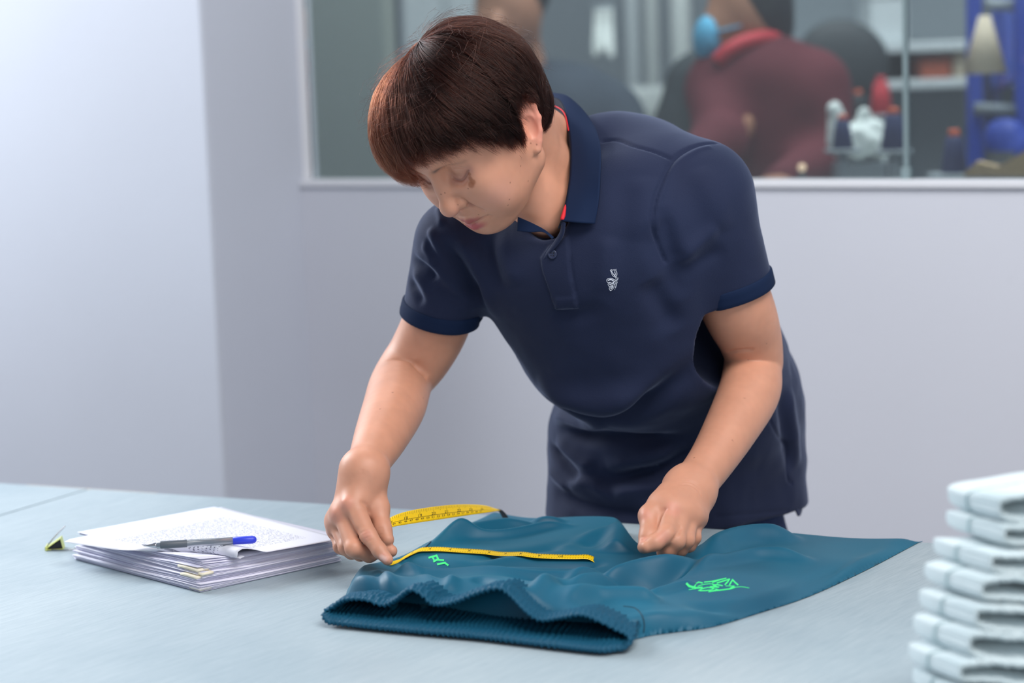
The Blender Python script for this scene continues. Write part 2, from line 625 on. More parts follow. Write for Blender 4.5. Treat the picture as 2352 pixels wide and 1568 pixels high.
M_STEEL = mat('table_leg_steel', srgb(150, 155, 160), 0.4, 0.6)
tab = empty('cutting_table', tuple(np.array([*(TA + TU * 0.8 + TN * 0.8)[:2], 0.0])),
            'long pale blue-grey brushed laminate cutting table in front of the woman', 'table')
def tbox(name, s0, s1, n0, n1, z0, z1, m, bevel=0.002):
    bm = bmesh.new()
    c_ = TA + TU * (s0 + s1) / 2 + TN * (n0 + n1) / 2
    box_bm(bm, (c_[0], c_[1], (z0 + z1) / 2), (s1 - s0, n1 - n0, z1 - z0), TROT, bevel)
    return link(name, bm_mesh(name, bm), m, tab)
def ts(P): return (P - TA) @ TU
# the boards of the top, split at the joint seen on the left (0,1183)-(190,1127)
j1 = onz(188, 1128); j0 = onz(0, 1184)
jd = nrm(j0 - j1)
def top_board(name, poly):
    bm = bmesh.new()
    bot = [bm.verts.new((p[0], p[1], TABLE_Z - 0.025)) for p in poly]
    top = [bm.verts.new((p[0], p[1], TABLE_Z)) for p in poly]
    bm.faces.new(top); bm.faces.new(bot[::-1])
    for i in range(len(poly)):
        k = (i + 1) % len(poly)
        bm.faces.new((bot[i], bot[k], top[k], top[i]))
    es = [e for e in bm.edges if all(abs(q.co.z - TABLE_Z) < 1e-6 for q in e.verts)]
    bmesh.ops.bevel(bm, geom=es, offset=0.0012, segments=2, affect='EDGES')
    return link(name, bm_mesh(name, bm), M_TOP, tab)
e0 = TA + TU * ts(j1); g = TU * 0.0012
W_NEAR = 1.5
far_r = TA + TU * 3.2
# joint direction in the plane, from the far edge towards the camera
q1 = e0 + jd * (W_NEAR / (jd @ TN))
top_board('top_board', [e0 + g, far_r, far_r + TN * W_NEAR, q1 + g])
top_board('top_board', [TA - TU * 1.8, e0 - g, q1 - g, TA - TU * 1.8 + TN * W_NEAR])
es0, es1 = ts(onz(55, 1113)), ts(onz(350, 1135))
tbox('edge_strip', es0, es1, -0.006, -0.0005, TABLE_Z - 0.022, TABLE_Z - 0.001, M_TEDGE, 0.001)
tbox('apron', -1.6, 3.0, 0.06, 0.08, TABLE_Z - 0.14, TABLE_Z - 0.026, M_STEEL)
for s_ in (-1.5, 0.9, 2.9):
    for n_ in (0.1, 1.35):
        tbox('leg', s_ - 0.025, s_ + 0.025, n_, n_ + 0.05, 0.0, TABLE_Z - 0.026, M_STEEL)
# ------------------------------------------------------------------ the woman: head, neck, arms and hands as one skin surface
HEAD_O = C(1107, 308, 2.665)
HS = 0.955                                          # size of the head against the drawing below
_a, _p = math.radians(46), math.radians(50)
_F = np.array([-math.cos(_p) * math.sin(_a), -math.sin(_p), math.cos(_p) * math.cos(_a)])     # in camera axes (right, up, towards camera)
_U = np.array([-math.sin(_p) * math.sin(_a), math.cos(_p), math.sin(_p) * math.cos(_a)])
_L = np.array([math.cos(_a), 0, math.sin(_a)])
_tilt = math.radians(0)
_L, _U = _L * math.cos(_tilt) + _U * math.sin(_tilt), _U * math.cos(_tilt) - _L * math.sin(_tilt)
CAMB = np.stack([RGT, UPV, -FWD])
HEAD_M = HS * np.stack([_L @ CAMB, _F @ CAMB, _U @ CAMB])       # rows: left ear, nose, crown directions
def HW(p): return HEAD_O + np.asarray(p, float) @ HEAD_M

B = Field()
hd = B.local(HEAD_O, HEAD_M)
hd.el((0, 0.000, 0.040), (0.0700, 0.094, 0.087), k=0.02)
hd.el((0, 0.038, -0.014), (0.058, 0.054, 0.072), k=0.03)
for s in (-1, 1):
    hd.rc((s * 0.050, 0.002, -0.049), (s * 0.018, 0.064, -0.072), 0.018, 0.015, k=0.03)
    hd.rc((s * 0.056, 0.020, -0.005), (s * 0.039, 0.070, -0.012), 0.014, 0.015, k=0.03)        # cheekbone
    hd.el((s * 0.037, 0.063, -0.038), (0.023, 0.023, 0.028), k=0.025)                           # cheek
hd.el((0, 0.070, -0.051), (0.026, 0.022, 0.022), k=0.02)                                       # muzzle
hd.el((0, 0.074, -0.075), (0.018, 0.015, 0.013), k=0.022)                                      # chin
hd.el((0, 0.052, -0.077), (0.030, 0.030, 0.014), k=0.02)
for s in (-1, 1):
    hd.rc((s * 0.014, 0.090, 0.044), (s * 0.046, 0.077, 0.046), 0.006, 0.004, k=0.016)          # brow
for s in (-1, 1):
    hd.el((s * 0.029, 0.100, 0.021), (0.020, 0.016, 0.014), k=0.014, mode='s')                  # socket
for s in (-1, 1):
    hd.el((s * 0.031, 0.0735, 0.0205), (0.0160, 0.0135, 0.0130), k=0.005)                       # lid over the eye
    hd.rc((s * 0.019, 0.084, 0.0085), (s * 0.043, 0.079, 0.0095), 0.0035, 0.0035, k=0.007)      # lower lid
hd.rc((0, 0.089, 0.034), (0, 0.1085, -0.013), 0.0062, 0.0090, k=0.009)                          # nose bridge
hd.el((0, 0.1095, -0.0195), (0.0125, 0.0115, 0.0110), k=0.006)
for s in (-1, 1):
    hd.el((s * 0.0140, 0.0965, -0.0205), (0.0075, 0.0105, 0.0085), k=0.0045)                     # nostril wings
    hd.el((s * 0.0065, 0.1030, -0.0305), (0.0036, 0.0055, 0.0034), k=0.003, mode='s')
hd.rc((0, 0.094, -0.034), (0, 0.0905, -0.041), 0.005, 0.005, k=0.012)                           # philtrum
hd.chain([(-0.024, 0.077, -0.0505), (-0.011, 0.0945, -0.0525), (0, 0.0985, -0.0540), (0.011, 0.0945, -0.0525), (0.024, 0.077, -0.0505)], [0.0022, 0.0048, 0.0050, 0.0048, 0.0022], k=0.0035)
hd.chain([(-0.023, 0.077, -0.0540), (-0.010, 0.0925, -0.0635), (0, 0.0960, -0.0655), (0.010, 0.0925, -0.0635), (0.023, 0.077, -0.0540)], [0.0022, 0.0058, 0.0064, 0.0058, 0.0022], k=0.0035)
# ears
for s in (-1, 1):
    ez = nrm([0, -0.55, 1]); ex = nrm([s * 0.52, -0.85, 0.0]); ex = nrm(ex - ez * (ex @ ez)); ey = np.cross(ez, ex)
    E = np.array([s * 0.0690, -0.002, -0.005])
    hd.el(E + 0.010 * ex, (0.013, 0.0045, 0.028), rot=np.stack([ex, ey, ez]), k=0.006)
    rim = [E + ez * z + ex * x for x, z in ((0.000, 0.012), (0.004, 0.027), (0.013, 0.033), (0.022, 0.027), (0.0245, 0.012), (0.0215, -0.004), (0.0165, -0.017), (0.012, -0.026))]
    hd.chain(rim, [0.0025, 0.0034, 0.0036, 0.0036, 0.0034, 0.0032, 0.0038, 0.0058], k=0.003)
    front = ey * (1 if (ey[1] * 1 + ey[0] * s * 0.6) > 0 else -1)
    hd.el(E + 0.0115 * ex + ez * 0.004 + front * 0.006, (0.0085, 0.0062, 0.0140), rot=np.stack([ex, ey, ez]), k=0.002, mode='s')
    hd.rc(E + ex * 0.001 + ez * 0.001 + front * 0.002, E + ex * 0.003 - ez * 0.007 + front * 0.002, 0.0035, 0.003, k=0.004)
# neck
NECK = C(1244, 395, 2.765)
B.rc(HW((0, -0.036, -0.035)), NECK, 0.047, 0.040, k=0.014)
B.rc(HW((0, -0.055, -0.025)), C(1270, 322, 2.825), 0.038, 0.034, k=0.02)
B.rc(HW((0, -0.004, -0.066)), C(1245, 470, 2.735), 0.026, 0.040, k=0.016)
B.rc(C(1240, 380, 2.72), C(1258, 515, 2.715), 0.010, 0.008, k=0.02)
B.rc(NECK, C(1400, 520, 2.85), 0.038, 0.05, k=0.02)
B.rc(C(1250, 470, 2.76), C(1350, 640, 2.84), 0.040, 0.05, k=0.02)

# arms
SH_L, EL_L, WR_L = C(1628, 470, 2.73), C(1735, 835, 2.84), C(1583, 1128, 2.655)
SH_R, EL_R, WR_R = C(1045, 570, 2.80), C(924, 870, 2.85), C(836, 1085, 2.615)
def limb(F_, pts, rs, k=0.012, per=7):
    Q = catmull(np.column_stack([np.array(pts), rs]), per)
    for a, b in zip(Q[:-1], Q[1:]):
        F_.rc(a[:3], b[:3], a[3], b[3], 0.002)
limb(B, [C(1600, 455, 2.75), C(1622, 520, 2.755), C(1688, 690, 2.785), C(1722, 775, 2.82), EL_L], [0.036, 0.042, 0.0465, 0.0405, 0.0355])
limb(B, [C(1726, 800, 2.838), C(1728, 855, 2.832), C(1719, 905, 2.80), C(1678, 985, 2.745), C(1636, 1055, 2.70), C(1600, 1105, 2.668), WR_L], [0.0330, 0.0375, 0.0388, 0.0335, 0.0285, 0.0262, 0.0262])
limb(B, [C(1058, 555, 2.80), C(1038, 620, 2.81), C(1005, 735, 2.842), C(965, 815, 2.855), EL_R], [0.034, 0.040, 0.0435, 0.0415, 0.0375])
limb(B, [C(944, 830, 2.858), C(920, 885, 2.835), C(905, 935, 2.78), C(876, 1000, 2.70), C(852, 1050, 2.645), WR_R], [0.0355, 0.0395, 0.0392, 0.0330, 0.0262, 0.0238])

B.rc(C(1300, 520, 2.85), C(1060, 570, 2.81), 0.040, 0.032, 0.02)
B.rc(C(1350, 560, 2.86), C(1598, 480, 2.77), 0.045, 0.036, 0.02)

# right hand (index finger pressing the tape down)
def palm(pts, rs, k):
    for (i, j) in ((0, 1), (0, 2), (0, 3), (0, 4), (1, 2), (2, 3), (3, 4)):
        B.rc(pts[i], pts[j], rs[i], rs[j], k)
rI, rM, rR, rP = C(805, 1164, 2.580), C(782, 1186, 2.592), C(768, 1205, 2.612), C(766, 1223, 2.632)
palm([WR_R, C(812, 1161, 2.590), C(790, 1179, 2.602), C(778, 1197, 2.622), C(776, 1213, 2.642)], [0.0225, 0.0138, 0.0136, 0.0130, 0.0120], 0.012)
B.rc(WR_R, C(844, 1159, 2.612), 0.0220, 0.0185, 0.02)
B.chain([C(812, 1161, 2.588), C(847, 1230, 2.562), C(872, 1264, 2.550), C(890, 1285, 2.543)], [0.0125, 0.0098, 0.0086, 0.0068], 0.004)
B.chain([C(790, 1183, 2.600), C(812, 1259, 2.566), C(848, 1273, 2.580), C(874, 1265, 2.592)], [0.0125, 0.0100, 0.0092, 0.0082], 0.004)
B.chain([C(776, 1201, 2.622), C(796, 1257, 2.588), C(828, 1271, 2.603), C(852, 1263, 2.612)], [0.0118, 0.0095, 0.0088, 0.0078], 0.004)
B.chain([C(774, 1217, 2.645), C(782, 1255, 2.618), C(808, 1269, 2.630), C(826, 1263, 2.636)], [0.0105, 0.0084, 0.0078, 0.0068], 0.004)
B.chain([C(851, 1119, 2.622), C(868, 1166, 2.605), C(879, 1215, 2.588), C(890, 1239, 2.578)], [0.0165, 0.0132, 0.0098, 0.0080], 0.007)
B.rc(C(889, 1263, 2.580), C(899, 1265, 2.578), 0.0078, 0.0072, 0.003)

# left hand (pinching the fabric)
palm([WR_L, C(1541, 1172, 2.600), C(1561, 1180, 2.603), C(1580, 1186, 2.612), C(1594, 1188, 2.628)], [0.0255, 0.0150, 0.0150, 0.0142, 0.0130], 0.014)
B.rc(WR_L, C(1525, 1160, 2.612), 0.0240, 0.0180, 0.02)
B.chain([C(1540, 1142, 2.628), C(1493, 1184, 2.595), C(1489, 1230, 2.570), C(1479, 1256, 2.558)], [0.0175, 0.0128, 0.0098, 0.0078], 0.008)
B.chain([C(1543, 1172, 2.598), C(1531, 1228, 2.560), C(1505, 1247, 2.552), C(1485, 1256, 2.550)], [0.0140, 0.0105, 0.0090, 0.0074], 0.004)
B.chain([C(1563, 1182, 2.600), C(1553, 1242, 2.565), C(1537, 1262, 2.568), C(1523, 1268, 2.575)], [0.0138, 0.0108, 0.0092, 0.0080], 0.004)
B.chain([C(1581, 1188, 2.612), C(1576, 1240, 2.580), C(1563, 1260, 2.585), C(1551, 1266, 2.592)], [0.0128, 0.0100, 0.0088, 0.0078], 0.004)
B.chain([C(1593, 1192, 2.630), C(1593, 1234, 2.602), C(1583, 1252, 2.604), C(1573, 1258, 2.61)], [0.0115, 0.0088, 0.0080, 0.0070], 0.004)

BV, BF = B.mesh(0.0020, fine=((HW((0, 0, 0))[0] - 0.125, 2.555, 1.240), (HW((0, 0, 0))[0] + 0.085, 2.730, 1.400), 0.0011))
print('body verts', len(BV), to_px(HEAD_O), HEAD_O)
bbvh = bvh_of(BV, BF)
N_ = vnormals(BV, BF)
def crease(pts, w, amp, fade=0.25, V=None):
    global BV
    BV = press(BV, N_, cast_line(bbvh, pts), w, amp, fade)
# face creases: lid margins, lid fold, smile fold, lips
def hcrease(pts, w, amp, fade=0.2):
    global BV
    L = catmull([HW(p) for p in pts], 6)
    # bring the guide onto the skin
    L = np.array([np.array(bbvh.find_nearest(Vector(q))[0]) for q in L])
    BV = press(BV, N_, L, w, amp, fade)
    return L
LID, LIPL = [], None
for s in (-1, 1):
    LID.append(hcrease([(s * 0.0165, 0.090, 0.0150), (s * 0.024, 0.094, 0.0115), (s * 0.033, 0.093, 0.0100), (s * 0.041, 0.088, 0.0130), (s * 0.0475, 0.078, 0.0180)], 0.0013, -0.0016, 0.1))
    hcrease([(s * 0.0175, 0.092, 0.0235), (s * 0.027, 0.094, 0.0290), (s * 0.037, 0.090, 0.0280), (s * 0.0465, 0.080, 0.0215)], 0.0015, -0.0011)
    hcrease([(s * 0.018, 0.092, 0.0045), (s * 0.030, 0.090, -0.0010), (s * 0.042, 0.082, 0.0030)], 0.0022, -0.0008)
    hcrease([(s * 0.0195, 0.096, -0.0225), (s * 0.026, 0.090, -0.031), (s * 0.0315, 0.082, -0.044)], 0.0028, -0.0024)
    hcrease([(s * 0.027, 0.080, -0.049), (s * 0.029, 0.078, -0.055)], 0.0030, -0.0014)
    hcrease([(s * 0.0190, 0.100, -0.0130), (s * 0.0220, 0.097, -0.020), (s * 0.0195, 0.096, -0.0285)], 0.0017, -0.0022)
LIPL = hcrease([(-0.0265, 0.080, -0.0510), (-0.011, 0.100, -0.0580), (0, 0.104, -0.0597), (0.011, 0.100, -0.0580), (0.0265, 0.080, -0.0510)], 0.0013, -0.0018, 0.05)
# hand creases (pixels on the skin)
for pts, w, a in ([[(825, 1226), (838, 1219), (848, 1216)], .0012, -.0009], [[(829, 1231), (841, 1225), (853, 1221)], .0011, -.0009],
                  [[(832, 1238), (844, 1234), (857, 1229)], .0011, -.0008], [[(838, 1243), (849, 1240), (860, 1234)], .0010, -.0007],
                  [[(866, 1216), (874, 1213), (881, 1214)], .0010, -.0008], [[(867, 1222), (875, 1219), (882, 1221)], .0010, -.0008],
                  [[(870, 1229), (876, 1226), (882, 1228)], .0010, -.0007], [[(826, 1150), (840, 1158), (847, 1170), (848, 1186)], .0022, -.0020],
                  [[(803, 1166), (812, 1195), (822, 1216)], .0030, .0010],
                  [[(862, 1274), (872, 1279), (880, 1288)], .0030, .0006],
                  [[(1560, 1115), (1582, 1112), (1602, 1124), (1612, 1142)], .0012, -.0011], [[(1570, 1106), (1592, 1110), (1612, 1126)], .0012, -.0006],
                  [[(1512, 1210), (1516, 1190), (1524, 1173), (1534, 1166)], .0022, -.0024], [[(1470, 1236), (1478, 1232), (1486, 1236)], .0010, -.0010],
                  [[(1470, 1242), (1478, 1240), (1486, 1242)], .0010, -.0008],
                  [[(1560, 1205), (1563, 1214), (1552, 1232), (1540, 1246)], .0018, -.0018],
                  [[(1666, 812), (1690, 806), (1715, 804), (1735, 803)], .0030, -.0028],
                  [[(884, 826), (925, 826), (955, 838), (975, 865)], .0030, -.0022], [[(945, 830), (968, 850), (982, 872)], .0070, -.0030]):
    crease(pts, w, a)
# knuckle bumps
for (px, py, w, a) in ((793, 1152, .007, .0022), (772, 1178, .007, .0018), (1480, 1180, .006, .0012), (1540, 1165, .008, .0012)):
    h, hn = cast(bbvh, px, py)
    if h is not None:
        d = np.linalg.norm(BV - h, axis=1)
        BV += N_ * (a * np.exp(-(d / w) ** 2))[:, None]
BV = laplace(BV, BF, 1, 0.25)
N_ = vnormals(BV, BF)

# skin colour: complexion, lips, brows, freckles, and shade painted into the face creases
SKIN = np.array(srgb(203, 146, 120)[:3])
col = np.tile(SKIN, (len(BV), 1))
col *= (1 + 0.05 * hash_noise(BV * 60, 3) + 0.03 * hash_noise(BV * 160, 5))[:, None]
def blend(mask, c, s=1.0):
    global col
    m = np.clip(mask * s, 0, 1)[:, None]
    col = col * (1 - m) + np.array(srgb(*c)[:3]) * m
def hloc(P): return (P - HEAD_O) @ HEAD_M.T / HS ** 2
q = hloc(BV)
def hblob(c, r, rgb, s):
    d = np.linalg.norm((q - np.array(c)) / np.array(r), axis=1)
    blend(1 - smoothstep(0.4, 1.2, d), rgb, s)
for s in (-1, 1):
    hblob((s * 0.045, 0.072, -0.030), (0.030, 0.030, 0.028), (218, 160, 142), 0.6)
    hblob((s * 0.0225, 0.094, -0.0275), (0.006, 0.010, 0.008), (150, 92, 80), 0.5)  # shade beside the nostrils, painted into the skin
    hblob((s * 0.0200, 0.090, 0.012), (0.008, 0.012, 0.012), (168, 118, 100), 0.45)  # shade at the inner eye corners, painted in
    hblob((s * 0.090, -0.012, 0.0), (0.020, 0.03, 0.045), (224, 146, 128), 0.75)
hblob((0, 0.112, -0.026), (0.017, 0.017, 0.015), (212, 150, 132), 0.7)
hblob((0, 0.102, -0.0535), (0.0240, 0.024, 0.0050), (160, 78, 80), 0.9)
hblob((0, 0.102, -0.0648), (0.0230, 0.024, 0.0072), (176, 86, 90), 0.95)
d, _ = seg_dist(BV, LIPL); blend(np.exp(-(d / 0.0011) ** 2), (120, 62, 62), 0.8)  # shade in the slit between the lips, painted along it
for L in LID:
    d, t_ = seg_dist(BV, L); blend(np.exp(-(d / 0.0014) ** 2) * smoothstep(0, .3, t_) * smoothstep(0, .15, 1 - t_), (56, 38, 38), 0.95)
    blend(np.exp(-(d / 0.0060) ** 2) * smoothstep(0, .2, t_), (168, 110, 100), 0.45)  # soft shade round the lid line, painted in
for s in (-1, 1):
    L = catmull([HW((s * 0.0125, 0.100, 0.0365)), HW((s * 0.022, 0.097, 0.0365)), HW((s * 0.034, 0.089, 0.0350)), HW((s * 0.048, 0.078, 0.0330))], 6)
    L = np.array([np.array(bbvh.find_nearest(Vector(p))[0]) for p in L])
    d, t_ = seg_dist(BV, L); blend(np.exp(-(d / (0.0042 - 0.0016 * t_)) ** 2) * (1 - 0.8 * smoothstep(0.2, 0.5, t_)), (96, 84, 80), 0.85)
def spot(px, py, r, rgb, s=0.9):
    h, _n = cast(bbvh, px, py)
    if h is not None:
        d = np.linalg.norm(BV - h, axis=1)
        blend(1 - smoothstep(0.5 * r, 1.2 * r, d), rgb, s)
# brown patch beside the eye, moles
for (x, y, r) in ((1082, 424, .0050), (1080, 410, .0036), (1086, 418, .0042), (1078, 400, .0028)): spot(x, y, r, (150, 90, 60), 0.8)
for (x, y) in ((1167, 471), (1196, 381), (1013, 446), (1022, 443), (1172, 419), (1213, 416), (1170, 458), (1075, 433), (1099, 493), (1052, 470),
               (1219, 329), (1233, 332), (872, 939), (902, 901), (972, 914), (1760, 789), (1718, 826), (1711, 914), (1683, 1011), (1594, 1051)):
    spot(x, y, 0.00105, (116, 70, 54), 0.75)
for (x, y, r) in ((793, 1155, .012), (772, 1182, .012), (1480, 1182, .010), (842, 1228, .008), (1523, 1232, .010), (1545, 1170, .012), (1478, 1240, .007), (880, 1280, .007)):
    spot(x, y, r, (216, 146, 128), 0.5)
for (x, y) in ((880, 1281), (876, 1279), (884, 1284)): spot(x, y, .0036, (232, 190, 178), 0.7)
me = npmesh('body', BV, BF)
set_color(me, 'tint', col)
M_SKIN = mat('skin', SKIN.tolist() + [1], 0.46, spec=0.4); t = NT(M_SKIN)
at_ = t.n('ShaderNodeVertexColor', layer_name='tint'); t.base(at_.outputs[0])
t.b.inputs['Subsurface Weight'].default_value = 0.18
t.b.inputs['Subsurface Radius'].default_value = (1.0, 0.35, 0.2)
t.b.inputs['Subsurface Scale'].default_value = 0.006
t.bump(t.noise(t.coords(), 900, 3, 0.6), 0.10, 0.0005)
PERSON = empty('person', (0.25, 3.05, 0.0),
               'woman in navy polo shirt bending over the table and measuring the trousers', 'person')
link('body', me, M_SKIN, PERSON)
# ------------------------------------------------------------------ hair: a cap and strands combed from the whorl
H = Field(); hh = H.local(np.zeros(3), np.eye(3))
hh.el((0, -0.004, 0.044), (0.0850, 0.1080, 0.0990), k=0.02)
hh.el((0.0, -0.046, 0.074), (0.064, 0.058, 0.062), k=0.04)
hh.el((0.034, -0.048, 0.043), (0.048, 0.056, 0.058), k=0.03)
hh.el((-0.026, 0.034, 0.087), (0.050, 0.054, 0.054), k=0.03)
hh.el((-0.028, 0.060, 0.060), (0.056, 0.058, 0.060), k=0.03)
hh.el((0.020, 0.058, 0.070), (0.052, 0.052, 0.048), k=0.03)
hh.el((0.045, 0.010, 0.030), (0.046, 0.060, 0.055), k=0.03)
hh.el((0, -0.060, -0.015), (0.062, 0.038, 0.045), k=0.03)
HC = np.array([0, -0.004, 0.036])
_psi = np.radians([-180, -150, -126, -112, -98, -86, -78, -72, -58, -45, -32, -22, -10, 0, 14, 30, 46, 59, 68, 75, 81, 88, 100, 112, 124, 150, 180])
_zend = np.array([-.062, -.060, -.048, -.004, .016, .014, -.004, -.022, -.006, .000, .004, .018, .052, .064, .064, .062, .046, .022, .004, -.022, .018, .027, .032, .010, -.046, -.060, -.062])
WHORL = nrm([-0.20, -0.24, 0.93])
def radius(D, fld=H, lo=0.05, hi=0.22):
    """distance from HC to the field's surface along directions D"""
    a = np.full(len(D), lo); b = np.full(len(D), hi)
    for _ in range(18):
        m = (a + b) / 2
        ins = fld.at(HC + D * m[:, None]) < 0
        a = np.where(ins, m, a); b = np.where(ins, b, m)
    return a
def end_dir(psi):
    """direction from HC to the place where the hair of azimuth psi ends"""
    psi = (psi + np.pi) % (2 * np.pi) - np.pi
    z = np.interp(psi, _psi, _zend)
    D = np.stack([np.sin(psi), np.cos(psi), np.zeros_like(psi)], 1)
    r = 0.095
    for _ in range(6):
        V = np.stack([np.sin(psi) * r, np.cos(psi) * r + HC[1], z], 1) - HC
        Dn = V / np.linalg.norm(V, axis=1)[:, None]
        R = radius(Dn)
        P = HC + Dn * R[:, None]
        r = np.hypot(P[:, 0], P[:, 1] - HC[1])
    return Dn
def slerp(D, t):
    w = np.arccos(np.clip(D @ WHORL, -1, 1))[..., None]
    t = np.asarray(t)[..., None]
    return (np.sin((1 - t) * w) * WHORL + np.sin(t * w) * D) / np.sin(w)
# look-up tables keep the combing quick
_na, _ne = 361, 181
_A, _E = np.meshgrid(np.linspace(-np.pi, np.pi, _na), np.linspace(-np.pi / 2, np.pi / 2, _ne), indexing='ij')
_TD = np.stack([np.sin(_A) * np.cos(_E), np.cos(_A) * np.cos(_E), np.sin(_E)], -1).reshape(-1, 3)
skull = Field(); sk = skull.local(np.zeros(3), np.eye(3))
sk.el((0, 0.000, 0.040), (0.0700, 0.094, 0.087), k=0.02)
sk.el((0, 0.038, -0.014), (0.058, 0.054, 0.072), k=0.03)
_TAB = {id(H): radius(_TD).reshape(_na, _ne), id(skull): radius(_TD, skull).reshape(_na, _ne)}
_pt = np.linspace(-np.pi, np.pi, 1441)
_ET = end_dir(_pt * 0.999999)
def radius(D, fld=H):
    x = (np.arctan2(D[:, 0], D[:, 1]) + np.pi) / (2 * np.pi) * (_na - 1)
    y = (np.arcsin(np.clip(D[:, 2], -1, 1)) + np.pi / 2) / np.pi * (_ne - 1)
    i = np.clip(x.astype(int), 0, _na - 2); j = np.clip(y.astype(int), 0, _ne - 2); fx, fy = x - i, y - j
    T_ = _TAB[id(fld)]
    return (T_[i, j] * (1 - fx) + T_[i + 1, j] * fx) * (1 - fy) + (T_[i, j + 1] * (1 - fx) + T_[i + 1, j + 1] * fx) * fy
def end_dir(psi):
    psi = (psi + np.pi) % (2 * np.pi) - np.pi
    D = np.stack([np.interp(psi, _pt, _ET[:, i]) for i in range(3)], 1)
    return D / np.linalg.norm(D, axis=1)[:, None]
rng = np.random.default_rng(7)
# cap
n1, n2 = 120, 28
ps = np.linspace(-np.pi, np.pi, n1, endpoint=False)
De = end_dir(ps)
tt = np.linspace(0.02, 0.95, n2)
V = []
for t_ in tt:
    D = slerp(De, np.full(n1, t_))
    rs_, rh = radius(D, skull), radius(D)
    V.append(HC + D * (rs_ + (rh - rs_) * (0.62 + 0.18 * smoothstep(0.05, 0.25, t_) - 0.45 * smoothstep(0.80, 0.95, t_)))[:, None])
V = np.array(V).reshape(-1, 3)
F = [(i * n1 + j, i * n1 + (j + 1) % n1, (i + 1) * n1 + (j + 1) % n1, (i + 1) * n1 + j) for i in range(n2 - 1) for j in range(n1)]
M_CAP = mat('hair_mass', (0.018, 0.010, 0.009, 1), 0.5, spec=0.3)
hair = link('hair', npmesh('hair', np.array([HW(v) for v in V]), F), M_CAP, PERSON)
# strands in locks
NL, PER, NP = 1500, 16, 11
lock_psi = rng.uniform(-np.pi, np.pi, NL)
lock_t0 = 0.80 * rng.uniform(0.0, 1, NL) ** 1.25
lock_lay = rng.uniform(0.45, 1.0, NL) ** 0.6
lock_len = np.minimum(1.0, lock_t0 + rng.uniform(0.45, 0.9, NL)) + rng.normal(0, 0.022, NL)
lock_len = np.where(rng.random(NL) < 0.55, 1.0 + rng.normal(0, 0.04, NL), lock_len)
lock_bend = rng.normal(0, 0.15, NL)
psi = np.repeat(lock_psi, PER); t0 = np.repeat(lock_t0, PER) + rng.normal(0, 0.025, NL * PER)
t0 = np.clip(t0, 0.0, 0.88)
t1 = np.repeat(lock_len, PER) + rng.normal(0, 0.018, NL * PER)
t1 = np.maximum(t1, t0 + 0.12)
lay = np.clip(np.repeat(lock_lay, PER) + rng.normal(0, 0.05, NL * PER), 0.35, 1.03)
bend = np.repeat(lock_bend, PER) + rng.normal(0, 0.012, NL * PER)
dps = rng.normal(0, 0.055, NL * PER)
PTS = np.zeros((NL * PER, NP, 3))
_pd = np.degrees((psi + np.pi) % (2 * np.pi) - np.pi)
sweep = 0.55 * smoothstep(15, 50, _pd) * smoothstep(135, 95, _pd)          # the side hair is brushed back over the temple
for i, u in enumerate(np.linspace(0, 1, NP)):
    tt_ = t0 + (t1 - t0) * u
    p_ = psi + dps * (1 - 0.72 * u) + bend * np.sin(u * 2.2) - sweep * (1 - np.clip(tt_ / np.maximum(t1, 0.6), 0, 1))
    D = slerp(end_dir(p_), tt_)
    rs_, rh = radius(D, skull), radius(D)
    up = smoothstep(0.0, 0.35, u)
    rad = rs_ + (rh - rs_) * lay * (0.80 + 0.20 * up)
    wisp = 0.0030 * np.repeat(rng.normal(0, 1, NL), PER) * u ** 2
    PTS[:, i] = HC + D * (rad + wisp)[:, None]
# fly-away hairs at the crown
NF = 170
fp = rng.uniform(-np.pi, np.pi, NF); ft = rng.uniform(0.0, 0.5, NF)
FP = np.zeros((NF, NP, 3))
lift = rng.uniform(0.004, 0.020, NF); ln = rng.uniform(0.2, 0.5, NF)
for i, u in enumerate(np.linspace(0, 1, NP)):
    D = slerp(end_dir(fp + 0.3 * u * np.sign(rng.normal(size=NF))), np.clip(ft + ln * u, 0, 1))
    FP[:, i] = HC + D * (radius(D) + lift * np.sin(u * 2.4))[:, None]
ALL = np.concatenate([PTS, FP])
ns = len(ALL)
W3 = (HEAD_O + ALL.reshape(-1, 3) @ HEAD_M).astype(np.float32)
hc = bpy.data.hair_curves.new('hair_strands')
hc.add_curves([NP] * ns)
hc.attributes['position'].data.foreach_set('vector', W3.ravel())
ra = hc.attributes.get('radius') or hc.attributes.new('radius', 'FLOAT', 'POINT')
taper = np.interp(np.linspace(0, 1, NP), [0, 0.6, 1], [1, 0.9, 0.25])
rr = np.concatenate([np.full(NL * PER, 0.00017), np.full(NF, 0.000085)])[:, None] * taper[None]
ra.data.foreach_set('value', rr.astype(np.float32).ravel())
mh = bpy.data.materials.new('dark_brown_hair'); mh.use_nodes = True
nt = mh.node_tree; nt.nodes.remove(nt.nodes['Principled BSDF'])
hb = nt.nodes.new('ShaderNodeBsdfHairPrincipled')
hb.parametrization = 'COLOR'
hi_ = nt.nodes.new('ShaderNodeHairInfo')
rp = nt.nodes.new('ShaderNodeValToRGB')
rp.color_ramp.elements[0].color = (0.0030, 0.0012, 0.0011, 1); rp.color_ramp.elements[1].color = (0.024, 0.0058, 0.0034, 1)
nt.links.new(hi_.outputs['Random'], rp.inputs[0]); nt.links.new(rp.outputs[0], hb.inputs['Color'])
hb.inputs['Roughness'].default_value = 0.30; hb.inputs['Radial Roughness'].default_value = 0.6; hb.inputs['IOR'].default_value = 1.30
nt.links.new(hb.outputs[0], nt.nodes['Material Output'].inputs[0])
